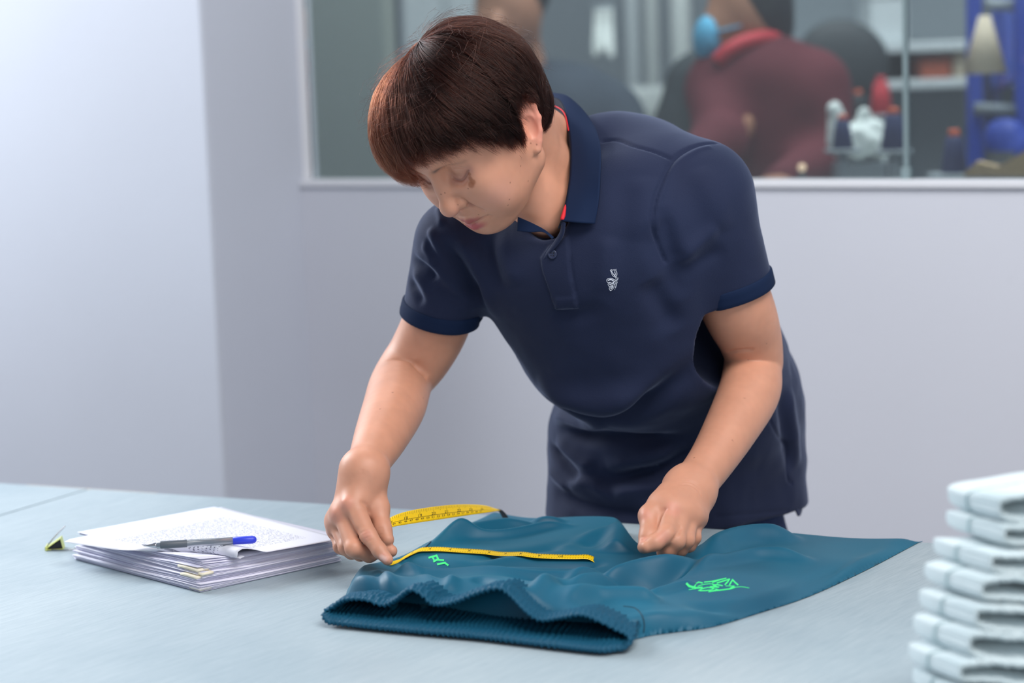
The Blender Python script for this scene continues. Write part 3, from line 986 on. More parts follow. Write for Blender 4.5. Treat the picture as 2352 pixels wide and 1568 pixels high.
# warm light on the front locks is put into their strand colour
ta = hc.attributes.new('lit_tint', 'FLOAT', 'CURVE')
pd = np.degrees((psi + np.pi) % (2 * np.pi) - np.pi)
lit_tint = smoothstep(35, -60, pd) * smoothstep(-170, -110, pd) * np.repeat(rng.uniform(0.2, 1.0, NL), PER)
ta.data.foreach_set('value', np.concatenate([lit_tint, np.zeros(NF)]).astype(np.float32))
an = nt.nodes.new('ShaderNodeAttribute'); an.attribute_name = 'lit_tint'
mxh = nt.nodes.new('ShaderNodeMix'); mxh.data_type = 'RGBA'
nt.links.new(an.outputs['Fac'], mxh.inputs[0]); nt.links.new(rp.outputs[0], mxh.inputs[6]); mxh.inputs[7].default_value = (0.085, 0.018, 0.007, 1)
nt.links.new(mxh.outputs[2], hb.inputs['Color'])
ho = bpy.data.objects.new('hair_strands', hc); COL.objects.link(ho)
hc.materials.append(mh)
ho.parent = hair; ho['kind'] = 'stuff'
# ------------------------------------------------------------------ navy polo shirt
S = Field()
S.rc(C(1485, 520, 2.775), C(1500, 780, 2.87), 0.112, 0.118, k=0.05)          # chest, her left
S.rc(C(1225, 590, 2.815), C(1330, 755, 2.85), 0.092, 0.084, k=0.05)          # chest, her right
S.rc(C(1360, 600, 2.79), C(1400, 790, 2.86), 0.105, 0.096, k=0.05)
S.rc(C(1432, 1000, 3.01), C(1432, 1320, 3.03), 0.104, 0.108, k=0.06)           # waist and hips
S.rc(C(1645, 960, 3.05), C(1660, 1320, 3.06), 0.108, 0.112, k=0.06)
S.rc(C(1690, 1000, 3.06), C(1706, 1180, 3.07), 0.086, 0.086, k=0.04)
S.rc(C(1540, 900, 2.98), C(1545, 1200, 3.0), 0.110, 0.110, k=0.05)
S.rc(C(1608, 438, 2.765), C(1400, 370, 2.825), 0.064, 0.060, k=0.03)
S.rc(C(1560, 720, 2.89), C(1600, 960, 3.0), 0.10, 0.10, k=0.05)           # shoulders and upper back
S.rc(C(1060, 560, 2.82), C(1240, 480, 2.83), 0.055, 0.055, k=0.03)
S.rc(C(1475, 420, 2.88), C(1640, 900, 3.06), 0.082, 0.098, k=0.06)
S.rc(C(1330, 400, 2.83), C(1300, 540, 2.82), 0.062, 0.075, k=0.03)
S.rc(C(1590, 640, 2.88), C(1640, 900, 3.0), 0.080, 0.095, k=0.06)
# sleeves
SL0, SL1 = C(1608, 462, 2.745), C(1690, 684, 2.785)
SR0, SR1 = C(1055, 560, 2.800), C(1006, 738, 2.842)
S.rc(SL0, SL1 + (SL1 - SL0) * 0.1, 0.066, 0.0505, k=0.022)
S.rc(SR0, SR1 + (SR1 - SR0) * 0.1, 0.056, 0.0490, k=0.022)
axl = nrm(SL1 - SL0); axr = nrm(SR1 - SR0)
# cuff planes follow the cuffs seen in the photograph
def plane_from(p, q, ax):
    e = nrm(q - p); n = nrm(ax - e * (ax @ e)); return n
CL_a, CL_b = C(1606, 708, 2.77), C(1760, 640, 2.80)
CR_a, CR_b = C(930, 715, 2.84), C(1086, 742, 2.845)
nl = plane_from(CL_a, CL_b, axl); nr_ = plane_from(CR_a, CR_b, axr)
cl, cr = (CL_a + CL_b) / 2, (CR_a + CR_b) / 2
for c_, n_, r_ in ((cl, nl, 0.085), (cr, nr_, 0.085)):
    S.add((lambda P, c_=c_, n_=n_, r_=r_: np.maximum(-((P - c_) @ n_ ), np.linalg.norm(P - c_ - n_ * 0.05, axis=-1) - r_)),
          c_ - 0.14, c_ + 0.14, 0.002, 's')
for pts, rs in (((cl - nl * 0.010, cl + nl * 0.05), 0.0462), ((cr - nr_ * 0.010, cr + nr_ * 0.05), 0.0448)):
    S.rc(pts[0], pts[1], rs, rs, k=0.002, mode='s')
# neck opening
S.rc(HW((0, -0.036, -0.035)), NECK, 0.050, 0.044, k=0.008, mode='s')
S.rc(C(1250, 430, 2.74), C(1262, 500, 2.715), 0.05, 0.030, k=0.01, mode='s')
S.rc(C(1262, 500, 2.70), C(1275, 535, 2.69), 0.026, 0.008, k=0.006, mode='s')
_ha, _hb = C(1250, 1222, 2.93), C(1820, 1178, 2.99)
_hn = nrm(np.cross(_hb - _ha, [0.2, 1, 0])); _hn = _hn if _hn[2] < 0 else -_hn
S.add(lambda P: -((P - _ha) @ _hn) , [-1, 2, 0], [1, 4, 1.2], 0.004, 's')
zcut = TABLE_Z - 0.01
SV, SF = S.mesh(0.0026, lo=[-0.20, 2.55, zcut - 0.06], hi=[0.46, 3.22, 1.47], project=1)
SN = vnormals(SV, SF)
sb = bvh_of(SV, SF)
def front_mask(V, N):
    return (N @ FWD) < 0.25
def fold(pts, w, amp, fade=0.3):
    global SV
    SV = press(SV, SN, cast_line(sb, pts), w, amp, fade)
def area_raise(poly, amp, soft=3.0):
    global SV
    px = to_px(SV)[:, :2]; poly = np.asarray(poly, float)
    n = len(poly); ins = np.zeros(len(px), bool); dist = np.full(len(px), 1e9)
    for i in range(n):
        a, b = poly[i], poly[(i + 1) % n]
        c = ((a[1] > px[:, 1]) != (b[1] > px[:, 1])) & (px[:, 0] < (b[0] - a[0]) * (px[:, 1] - a[1]) / (b[1] - a[1] + 1e-9) + a[0])
        ins ^= c
        t_ = np.clip(((px - a) @ (b - a)) / ((b - a) @ (b - a)), 0, 1)
        dist = np.minimum(dist, np.linalg.norm(px - (a + t_[:, None] * (b - a)), axis=1))
    sd = np.where(ins, dist, -dist)
    m = front_mask(SV, SN)
    SV = SV + SN * (amp * smoothstep(-soft, soft, sd) * m)[:, None]
# large folds
for pts, w, a in (
    ([(1000, 545), (1055, 609), (1084, 665), (1101, 706)], .010, -.010), ([(1079, 541), (1094, 602), (1113, 662), (1140, 740)], .010, .005),
    ([(1050, 545), (1070, 600), (1092, 660)], .008, .004), ([(1142, 536), (1165, 600), (1190, 660)], .012, .003), ([(1112, 545), (1132, 610), (1150, 670)], .010, -.004),
    ([(1004, 461), (1010, 490), (1016, 520)], .004, .003), ([(985, 522), (1000, 555), (1019, 587)], .005, .004), ([(970, 556), (985, 582), (1002, 607)], .005, .003),
    ([(978, 548), (990, 578), (1010, 612)], .005, -.003),
    ([(946, 590), (985, 621), (1000, 646)], .006, -.005), ([(942, 612), (970, 648), (988, 680)], .006, .004), ([(938, 640), (955, 670), (975, 700)], .006, -.004),
    ([(950, 575), (975, 600), (1010, 625), (1040, 660)], .007, .003), ([(1000, 650), (1035, 680), (1075, 700)], .007, -.003),
    ([(1440, 385), (1440, 470), (1432, 560), (1420, 640)], .020, -.0028), ([(1480, 400), (1472, 470), (1462, 560)], .020, .003), ([(1400, 540), (1390, 600), (1380, 680)], .012, .003),
    ([(1503, 500), (1520, 570), (1545, 625), (1570, 690)], .016, -.007), ([(1520, 470), (1540, 560), (1556, 610)], .010, -.004),
    ([(1553, 608), (1606, 555), (1650, 520)], .010, .004), ([(1562, 640), (1610, 600), (1670, 570)], .010, -.003), ([(1600, 380), (1640, 460), (1655, 540)], .016, .004),
    ([(1490, 640), (1520, 700), (1560, 760)], .014, -.006),
    ([(1250, 905), (1300, 940), (1370, 965), (1440, 960), (1520, 905), (1610, 815)], .014, -.016), ([(1230, 860), (1290, 905), (1370, 930), (1440, 915), (1520, 860)], .020, .010),
    ([(1278, 976), (1334, 1000), (1382, 1006), (1495, 1010), (1570, 1000)], .009, -.011), ([(1270, 955), (1330, 972), (1390, 978)], .010, .006),
    ([(1365, 1106), (1461, 1089), (1564, 1058), (1610, 1030)], .010, -.010), ([(1390, 1075), (1470, 1060), (1560, 1025)], .014, .006),
    ([(1268, 1125), (1340, 1160), (1430, 1180), (1500, 1182)], .010, -.008), ([(1400, 1130), (1460, 1125), (1530, 1110)], .010, .006),
    ([(1258, 1010), (1290, 1058), (1335, 1105)], .007, -.007), ([(1275, 1005), (1320, 1050), (1370, 1080)], .008, .005),
    ([(1300, 1120), (1350, 1110), (1410, 1145)], .007, .005), ([(1256, 1065), (1280, 1100), (1310, 1130)], .006, .004),
    ([(1810, 880), (1822, 980), (1830, 1080)], .012, .004), ([(1790, 900), (1806, 1000), (1812, 1090)], .010, -.004),
    ([(1280, 700), (1300, 720), (1345, 722), (1390, 690)], .012, -.004)):
    fold(pts, w * 1.1, a * 1.5)
SN = vnormals(SV, SF)
wr = hash_noise(SV * np.array([22, 22, 30]), 4) * 0.0022 + hash_noise(SV * 55, 9) * 0.0007
SV = SV + SN * (wr * smoothstep(1.40, 1.0, SV[:, 2]))[:, None]
SV = laplace(SV, SF, 2, 0.5)
SN = vnormals(SV, SF); sb = bvh_of(SV, SF)
# placket, seams and hems
area_raise([(1243, 592), (1262, 566), (1305, 540), (1310, 620), (1327, 706), (1276, 708), (1262, 662), (1247, 620)], 0.0036, 2.5)
area_raise([(1276, 685), (1322, 682), (1327, 706), (1278, 709)], 0.0018, 2)
for pts, w, a in (
    ([(1378, 325), (1417, 321), (1453, 334), (1503, 348), (1547, 367)], .0024, -.0032),
    ([(1648, 328), (1617, 330), (1581, 342), (1547, 367), (1521, 412), (1503, 466), (1499, 520), (1513, 566), (1532, 610)], .0026, -.0036),
    ([(1635, 337), (1600, 346), (1556, 376), (1530, 420), (1512, 470), (1508, 530)], .0032, .0018),
    ([(1305, 565), (1311, 625), (1321, 680)], .0020, -.0022), ([(1252, 600), (1262, 645), (1280, 690)], .0020, -.0020), ([(1280, 684), (1320, 682)], .0018, -.0022),
    ([(1767, 962), (1788, 1003), (1805, 1027), (1809, 1096), (1822, 1112)], .0024, -.0022),
    ([(1640, 1188), (1720, 1180), (1815, 1172)], .0020, -.0014)):
    fold(pts, w, a, 0.05)
SN = vnormals(SV, SF); sb = bvh_of(SV, SF)
M_NAVY = mat('navy_pique', srgb(29, 37, 64), 0.82, spec=0.25); t = NT(M_NAVY)
t.b.inputs['Sheen Weight'].default_value = 0.25; t.b.inputs['Sheen Roughness'].default_value = 0.4
t.b.inputs['Sheen Tint'].default_value = (0.6, 0.7, 1, 1)
vv = t.coords()
wv = t.n('ShaderNodeTexVoronoi', i_Scale=750.0); t.l(vv, wv.inputs['Vector'])
t.bump(wv.outputs['Distance'], 0.22, 0.0006)
nz = t.noise(vv, 5, 3)
t.base(t.ramp(nz, [(0.35, srgb(26, 34, 60)), (0.7, srgb(33, 42, 70))]))
M_RIB = mat('navy_rib_knit', srgb(17, 34, 64), 0.85, spec=0.2)
M_RED = mat('red_collar_stripe', srgb(214, 30, 44), 0.7)
shirt = link('polo_shirt', npmesh('polo_shirt', SV, SF), M_NAVY, PERSON)

# ribbed cuffs
def cuff(c, n, e, r0, h):
    """ribbed band fitted to the sleeve: c centre of its lower edge, n down the arm, e first radius direction"""
    f = np.cross(n, e); m = 120; V = []; F = []
    zs = (-h, -0.62 * h, -0.3 * h)
    prof = [(-0.0030, -h * 1.02), (0.0012, -h), (0.0022, -h * 0.93), (0.0024, -0.62 * h), (0.0024, -0.3 * h), (0.0022, -0.06 * h), (0.0010, 0.0), (-0.0018, 0.0005), (-0.0026, -0.2 * h)]
    ths = np.linspace(0, 2 * np.pi, m, endpoint=False)
    rad = np.zeros((m, 3))
    for j, th in enumerate(ths):
        d = e * np.cos(th) + f * np.sin(th)
        for q, z_ in enumerate(zs):
            hit = sb.ray_cast(Vector(c + n * z_ + d * (r0 + 0.016)), Vector(-d))
            rr_ = np.linalg.norm(np.array(hit[0]) - c - n * z_) if hit[0] is not None else r0
            rad[j, q] = np.clip(rr_, r0 - 0.006, r0 + 0.008)
    for _ in range(10): rad = (np.roll(rad, 1, 0) + 2 * rad + np.roll(rad, -1, 0)) / 4
    for j, th in enumerate(ths):
        d = e * np.cos(th) + f * np.sin(th)
        for (o_, z_) in prof:
            V.append(c + d * (np.interp(z_, zs, rad[j]) + o_ + 0.0003 * (j % 2)) + n * z_)
    k = len(prof)
    for j in range(m):
        for i in range(k - 1):
            a = j * k + i; b = ((j + 1) % m) * k + i
            F.append((a, b, b + 1, a + 1))
    return V, F
for c_, n_, a_, b_, rb in ((cl, nl, CL_a, CL_b, 0.0505), (cr, nr_, CR_a, CR_b, 0.0495)):
    V, F = cuff(c_ + n_ * 0.001, n_, nrm(b_ - a_), rb, 0.021)
    link('cuff', polymesh('cuff', V, F), M_RIB, shirt)

# collar: band round the neck, leaf folded over it
def ribbon(name, rows, m, parent, thick=0.0022, per=8):
    """sheet through rows of points (same count in each row), thickened"""
    R = [catmull(r, per) for r in rows]
    R = catmull(np.array(R).reshape(len(R), -1), 5).reshape(-1, len(R[0]), 3)
    a, b = R.shape[:2]
    V = R.reshape(-1, 3)
    F = np.array([(i * b + j, i * b + j + 1, (i + 1) * b + j + 1, (i + 1) * b + j) for i in range(a - 1) for j in range(b - 1)])
    me_ = npmesh(name, V, F)
    o_ = link(name, me_, m, parent)
    md = o_.modifiers.new('thickness', 'SOLIDIFY'); md.thickness = thick; md.offset = 0
    return o_
leaf_in = [C(1262, 222, 2.865), C(1288, 232, 2.83), C(1302, 268, 2.79), C(1311, 330, 2.752), C(1310, 400, 2.718), C(1302, 455, 2.692), C(1291, 507, 2.672)]
leaf_md = [C(1266, 214, 2.875), C(1304, 224, 2.835), C(1332, 275, 2.780), C(1346, 335, 2.732), C(1347, 405, 2.698), C(1340, 460, 2.678), C(1328, 511, 2.664)]
leaf_out = [C(1268, 216, 2.885), C(1316, 232, 2.84), C(1360, 282, 2.78), C(1379, 335, 2.726), C(1379, 405, 2.686), C(1375, 465, 2.672), C(1366, 514, 2.668)]
collar = ribbon('collar', [leaf_in, leaf_md, leaf_out], M_RIB, shirt)
stand_lo = [C(1235, 300, 2.840), C(1275, 310, 2.810), C(1298, 325, 2.785), C(1310, 350, 2.762), C(1310, 420, 2.735), C(1302, 470, 2.708), C(1283, 525, 2.684)]
ribbon('collar_stand', [leaf_in, [0.5 * (a + b) for a, b in zip(leaf_in, stand_lo)], stand_lo], mat('collar_inside', srgb(16, 22, 40), 0.9), shirt)
V, F = tube(catmull([C(1256, 240, 2.852), C(1280, 246, 2.822), C(1297, 262, 2.792), C(1306, 300, 2.768)], 6), 0.0008, 6)
link('neck_tape', polymesh('neck_tape', V, F), M_RED, shirt)
V, F = tube(catmull([C(1299, 470, 2.682), C(1295, 490, 2.676), C(1291, 505, 2.672)], 6), [.0004, .0008, .0014, .0018, .002, .0022, .0024, .0026, .0028, .0028, .0028, .0026, .0022], 8)
link('neck_tape', polymesh('neck_tape', V, F), M_RED, shirt)
# her right collar leaf, below the chin
r_in = [C(1190, 498, 2.70), C(1222, 512, 2.690), C(1252, 528, 2.683), C(1272, 545, 2.679)]
r_out = [C(1188, 530, 2.695), C(1218, 533, 2.688), C(1248, 533, 2.683), C(1268, 549, 2.678)]
ribbon('collar', [r_in, [0.5 * (a + b) for a, b in zip(r_in, r_out)], r_out], M_RIB, shirt)
# inner facing of the open placket
f_a = [C(1291, 508, 2.676), C(1288, 530, 2.678), C(1276, 552, 2.683), C(1256, 580, 2.692), C(1245, 594, 2.697)]
f_b = [C(1300, 512, 2.672), C(1295, 538, 2.674), C(1283, 560, 2.680), C(1262, 584, 2.689), C(1251, 600, 2.695)]
ribbon('placket_edge', [f_a, [0.5 * (a + b) - 0.0015 * FWD for a, b in zip(f_a, f_b)], f_b], M_NAVY, shirt, 0.0018)
# buttons
M_BTN = mat('navy_button', srgb(44, 52, 78), 0.3)
def button(px, py, r):
    h, n_ = cast(sb, px, py)
    if h is None: return
    n_ = nrm(n_); e = nrm(np.cross(n_, [0, 0, 1])); f = np.cross(n_, e)
    V, F = lathe([(0.0, 0.0), (r, 0.0), (r, 0.0016), (r * 0.86, 0.0022), (r * 0.72, 0.0016), (0.0005, 0.0015)], 20, np.stack([e, f, n_]), h + n_ * 0.0004)
    b_ = link('button', polymesh('button', V, F), M_BTN, shirt)
    for (i, j) in ((-1, -1), (1, -1), (1, 1), (-1, 1)):
        V, F = lathe([(0.0, 0.0), (r * 0.12, 0.0), (r * 0.12, 0.0006)], 8, np.stack([e, f, n_]), h + n_ * 0.0017 + (e * i + f * j) * r * 0.27)
        link('button_hole', polymesh('button_hole', V, F), mat('thread_hole', (0.004, 0.004, 0.006, 1), 0.8) if 'thread_hole' not in bpy.data.materials else bpy.data.materials['thread_hole'], b_)
button(1270, 584, 0.0058)
# embroidered winged emblem: outlines stitched in white
M_EMB = mat('white_embroidery', srgb(226, 232, 246), 0.6)
EMB = []
ex = lambda pts: [(1360 + x / 17.42, 600 + y / 17.42) for x, y in pts]
for pts, w in (([(950, 620), (955, 720), (985, 800), (1005, 860)], 0.9), ([(955, 770), (880, 820), (850, 830)], 1.2),
               ([(930, 640), (850, 600), (790, 520), (760, 430), (725, 360), (800, 340), (815, 380)], 0.7), ([(770, 380), (820, 480), (890, 560), (935, 610)], 1.1),
               ([(840, 360), (880, 330), (905, 400), (930, 520)], 0.8), ([(960, 310), (945, 360), (985, 450), (985, 550), (945, 615)], 0.9), ([(900, 430), (925, 500), (920, 560)], 1.0),
               ([(920, 740), (880, 740), (810, 690), (720, 680), (630, 700), (580, 760), (625, 850), (720, 830)], 0.75), ([(630, 770), (700, 740), (780, 740), (850, 790)], 1.7),
               ([(640, 890), (780, 830)], 0.7), ([(630, 900), (680, 1010), (790, 950)], 0.8), ([(690, 930), (780, 900), (860, 840)], 1.5),
               ([(680, 1060), (800, 990), (850, 900), (880, 850)], 0.9), ([(675, 1060), (725, 1170), (800, 1130), (880, 1020), (890, 900)], 0.8), ([(740, 1100), (800, 1050), (840, 980)], 1.5),
               ([(950, 840), (925, 890), (920, 930)], 0.7), ([(985, 860), (960, 960), (930, 1070)], 1.1), ([(920, 1090), (900, 1150)], 0.6), ([(1035, 655), (1010, 760)], 0.9), ([(995, 625), (985, 650)], 0.6)):
    L = cast_line(sb, ex(pts), 5)
    if len(L) > 1:
        V, F = tube(L - FWD * 0.0006, 0.00042 * w, 6)
        EMB.append((V, F))
off = 0; AV = []; AF = []
for V, F in EMB:
    AV.append(V); AF += [tuple(i + off for i in f) for f in F]; off += len(V)
link('emblem', polymesh('emblem', np.vstack(AV), AF), M_EMB, shirt)
# back hem flap beside the side vent
ribbon('back_hem', [[C(1806, 1110, 3.0), C(1814, 1140, 3.0), C(1822, 1160, 2.995), C(1833, 1184, 2.99)],
                    [C(1826, 1105, 3.02), C(1832, 1135, 3.02), C(1834, 1155, 3.01), C(1837, 1184, 3.0)],
                    [C(1846, 1100, 3.05), C(1848, 1125, 3.045), C(1844, 1148, 3.03), C(1841, 1172, 3.02)]], M_NAVY, shirt)

# jeans: waist, hips and legs down to the floor behind the table
J = Field()
J.rc(C(1445, 1150, 3.06), C(1475, 1330, 3.07), 0.090, 0.100, k=0.05)
J.rc(C(1640, 1150, 3.08), C(1655, 1330, 3.08), 0.094, 0.100, k=0.05)
hl, hr = C(1665, 1330, 3.09), C(1465, 1330, 3.08)
for h_, dx in ((hl, 0.02), (hr, -0.02)):
    kn = np.array([h_[0] + dx, h_[1] + 0.02, 0.46]); an = np.array([h_[0] + dx * 1.5, h_[1] + 0.08, 0.09])
    J.chain([h_, kn, an], [0.098, 0.066, 0.056], k=0.03)
JV, JF = J.mesh(0.007, project=1)
JN = vnormals(JV, JF)
JV = JV + JN * (hash_noise(JV * 22, 2) * 0.003)[:, None]
M_DENIM = mat('blue_denim', srgb(44, 58, 96), 0.85, spec=0.2); t = NT(M_DENIM)
t.base(t.ramp(t.noise(t.coords((1, 1, 0.2)), 700, 2), [(0.3, srgb(34, 46, 80)), (0.7, srgb(62, 78, 120))]))
link('jeans', npmesh('jeans', JV, JF), M_DENIM, PERSON)
M_SHOE = mat('shoe_black', srgb(30, 30, 34), 0.5)
for h_, dx in ((hl, 0.03), (hr, -0.03)):
    an = np.array([h_[0] + dx, h_[1] + 0.08, 0.0])
    Q = Field(); d_ = nrm([-0.35, -0.93, 0])
    Q.rc(an + [0, 0, 0.045], an + d_ * 0.17 + [0, 0, 0.034], 0.043, 0.032, k=0.02)
    Q.rc(an + [0, 0, 0.05], an + [0, 0, 0.10], 0.042, 0.045, k=0.02)
    Q.add(lambda P: P[..., 2] - 0.003, an - 0.3, an + 0.3, 0.004, 's')
    qv, qf = Q.mesh(0.006, project=1)
    link('shoe', npmesh('shoe', qv, qf), M_SHOE, PERSON)
# ------------------------------------------------------------------ teal track trousers spread on the table
def T(px, py, z=0.0): return onz(px, py, z)
outline = [(800, 1404, .0), (1000, 1430, .0), (1200, 1455, .0), (1380, 1470, .0), (1450, 1470, .0), (1500, 1460, .0), (1560, 1452, .0), (1640, 1440, .0), (1740, 1410, .0), (1860, 1370, .0), (1990, 1310, .0), (2106, 1249, .0), (2117, 1242, .002),
           (2098, 1235, .006), (1950, 1228, .010), (1800, 1222, .010), (1700, 1216, .012), (1640, 1224, .014), (1612, 1240, .012), (1590, 1262, .010), (1540, 1280, .006),
           (1490, 1272, .006), (1462, 1262, .004), (1450, 1250, .004), (1446, 1225, .004), (1440, 1205, .012), (1425, 1197, .014), (1330, 1196, .012), (1230, 1192, .012), (1150, 1185, .010), (1128, 1188, .006),
           (1075, 1218, .004), (1010, 1250, .004), (960, 1276, .004), (905, 1300, .004), (840, 1318, .004), (812, 1326, .004), (800, 1346, .004), (792, 1372, .004)]
OUT = np.array([T(*p)[:2] for p in outline])
OUT = catmull(np.column_stack([OUT, np.zeros(len(OUT))]), 4, closed=True)[:, :2]
# waist opening: rim of the upper layer and of the lower layer, from her right end to her left end
rim_u = [(760, 1398), (790, 1378), (838, 1377), (878, 1390), (908, 1378), (940, 1355), (968, 1366), (995, 1388),
         (1040, 1384), (1090, 1364), (1142, 1351), (1172, 1368), (1205, 1402), (1240, 1424), (1290, 1418), (1335, 1412), (1380, 1428), (1414, 1446)]
rim_l = [(764, 1428), (830, 1435), (920, 1444), (1010, 1452), (1100, 1460), (1200, 1472), (1300, 1484), (1380, 1492), (1418, 1488)]
RL = catmull([onz(x, y, 0.007) for x, y in rim_l], 10)
_rlx, _rld = to_px(RL)[:, 0], to_px(RL)[:, 2]
RU = catmull([C(x, y, float(np.interp(x, _rlx, _rld)) + 0.012) for x, y in rim_u], 10)
BACK = nrm([0.35, 1.0, 0])                      # direction from the waist towards the legs
BAND = 0.034
# --- cloth surface over the table as a height field
Hh = 0.0026
lo2, hi2 = OUT.min(0) - 0.01, OUT.max(0) + 0.01
gx = np.arange(lo2[0], hi2[0], Hh); gy = np.arange(lo2[1], hi2[1], Hh)
GX, GY = np.meshgrid(gx, gy, indexing='ij')
P2 = np.stack([GX.ravel(), GY.ravel()], 1)
def poly_sd(P, poly):
    n = len(poly); ins = np.zeros(len(P), bool); dist = np.full(len(P), 1e9); near = P.copy()
    for i in range(n):
        a, b = poly[i], poly[(i + 1) % n]
        c = ((a[1] > P[:, 1]) != (b[1] > P[:, 1])) & (P[:, 0] < (b[0] - a[0]) * (P[:, 1] - a[1]) / (b[1] - a[1] + 1e-12) + a[0])
        ins ^= c
        ab = b - a
        t_ = np.clip(((P - a) @ ab) / (ab @ ab + 1e-15), 0, 1)
        q_ = a + t_[:, None] * ab
        d_ = np.linalg.norm(P - q_, axis=1)
        near[d_ < dist] = q_[d_ < dist]
        dist = np.minimum(dist, d_)
    return np.where(ins, dist, -dist), near
SD, NEAR = poly_sd(P2, OUT)
keep = SD > -Hh * 2.4
PK = np.where((SD < 0)[:, None], NEAR, P2)[keep]; sdk = SD[keep]
base = 0.020 - 0.010 * smoothstep(0.20, 0.45, PK[:, 0]) + 0.005 * hash_noise(np.column_stack([PK * 9, np.zeros(len(PK))]), 3)
Z = base.copy()
def ridge(pts, w, amp, fade=0.25):
    """fold over the cloth: pts are (px, py, height) seen in the photograph"""
    global Z
    L = np.array([T(*p)[:2] for p in pts])
    if len(L) > 2: L = catmull(np.column_stack([L, np.zeros(len(L))]), 6)[:, :2]
    d, t_ = seg_dist(PK, L)
    Z += 1.25 * amp * np.exp(-(d / (w * 0.9)) ** 2) * (smoothstep(0, fade, t_) * smoothstep(0, fade, 1 - t_) if fade else 1)
# bulk: the front panel above the waist, the fold under her left hand, the right leg
ridge([(800, 1345, .03), (900, 1330, .035), (1000, 1335, .035), (1120, 1330, .035), (1230, 1350, .035), (1340, 1380, .03)], .040, .016, .1)
ridge([(880, 1300, .035), (960, 1305, .035), (1080, 1310, .035), (1240, 1312, .035), (1400, 1300, .035)], .016, .014, .2)
ridge([(905, 1285, .02), (1000, 1292, .02), (1130, 1296, .02), (1300, 1296, .02), (1400, 1288, .02)], .012, -.012, .2)
ridge([(1290, 1345, .035), (1360, 1315, .04), (1450, 1285, .04), (1560, 1270, .04), (1640, 1250, .04)], .015, .018, .2)
ridge([(1180, 1420, .03), (1260, 1345, .035), (1330, 1312, .035), (1420, 1284, .035)], .012, .010, .3)
ridge([(1375, 1345, .03), (1480, 1322, .03), (1560, 1298, .03), (1640, 1262, .03)], .012, -.012, .25)
ridge([(1290, 1388, .035), (1360, 1345, .04), (1440, 1340, .04), (1520, 1352, .035)], .014, .012, .2)
ridge([(1330, 1330, .03), (1400, 1322, .03), (1470, 1318, .03), (1530, 1318, .03)], .009, -.011, .3)
ridge([(1620, 1260, .03), (1660, 1222, .035), (1740, 1214, .03), (1850, 1222, .025)], .020, .016, .25)
ridge([(1560, 1300, .035), (1640, 1262, .04), (1720, 1240, .04), (1790, 1246, .035), (1880, 1262, .03)], .012, .011, .25)
ridge([(1480, 1350, .03), (1560, 1330, .03), (1600, 1328, .03)], .008, .006)
ridge([(1430, 1405, .035), (1520, 1385, .035), (1640, 1380, .035), (1760, 1378, .03), (1840, 1345, .025), (1960, 1290, .02), (2080, 1246, .01)], .014, .014, .12)
ridge([(1560, 1368, .03), (1660, 1362, .03), (1780, 1362, .02), (1850, 1325, .02), (1980, 1270, .015)], .012, -.006, .2)
ridge([(1760, 1366, .03), (1800, 1350, .03), (1860, 1336, .03), (1900, 1318, .02)], .007, .006)
ridge([(1850, 1372, .01), (1780, 1396, .01), (1700, 1420, .01)], .008, -.006)
# left leg: rolled folds towards the far edge
ridge([(1000, 1262, .02), (1070, 1228, .025), (1160, 1196, .03), (1230, 1188, .03), (1310, 1188, .025)], .013, .014, .25)
ridge([(940, 1290, .015), (1040, 1245, .02), (1150, 1216, .03), (1260, 1196, .03), (1330, 1196, .03)], .008, .010, .3)
ridge([(1060, 1240, .015), (1140, 1210, .02), (1250, 1206, .02), (1310, 1208, .02)], .008, -.010, .3)
ridge([(1410, 1270, .02), (1418, 1240, .03), (1425, 1205, .035), (1430, 1196, .035)], .018, .012, .15)
ridge([(1270, 1260, .02), (1340, 1236, .025), (1400, 1205, .03)], .016, .006)
ridge([(1050, 1290, .02), (1180, 1270, .02), (1320, 1250, .02), (1390, 1255, .02)], .018, -.006)
# fabric bunched under the pressing finger and gathered behind the waistband
ridge([(868, 1290, .03), (880, 1320, .035), (900, 1345, .035)], .010, .006, .2)
ridge([(868, 1312, .03), (872, 1340, .03), (880, 1365, .03)], .006, -.006, .2)
ridge([(800, 1335, .03), (830, 1345, .03), (855, 1370, .03)], .007, .008, .2)
ridge([(905, 1300, .03), (950, 1318, .03), (1000, 1350, .03)], .008, .005)
ridge([(1040, 1330, .035), (1030, 1360, .03)], .008, .006)
ridge([(1090, 1330, .035), (1130, 1350, .03)], .008, -.005)
# gathers run back from the elastic
su = np.linalg.norm(np.diff(RU, axis=0), axis=1); su = np.concatenate([[0], np.cumsum(su)])
bk = RU + BACK * BAND * 0.86
d_, t_ = seg_dist(PK, bk[:, :2]); sarc = t_ * su[-1]
Z += 0.0016 * np.sin(sarc * 2 * np.pi / 0.013 + 2 * np.sin(sarc * 90)) * np.exp(-(d_ / 0.022) ** 2)
# meet the band: near its back edge the cloth takes the band's height
zb = np.interp(sarc, su, bk[:, 2] - TABLE_Z)
w_ = np.exp(-(d_ / 0.030) ** 2) * smoothstep(1.0, 0.9, t_) * smoothstep(0.0, 0.04, t_)
Z = Z * (1 - w_) + (zb + 0.003) * w_
Z = np.maximum(Z, 0.007)
_bx1 = bk[:, 0].max(); _ybend = bk[np.argmax(bk[:, 0]), 1]
sdk = np.where((PK[:, 0] > _bx1) & (PK[:, 1] < _ybend + 0.01), np.minimum(sdk, PK[:, 0] - _bx1 + 0.001), sdk)
edge_r = 0.019
Z = np.maximum(Z * np.sin(np.clip(sdk / edge_r, 0, 1) * np.pi / 2) ** 0.85, 0.0015)
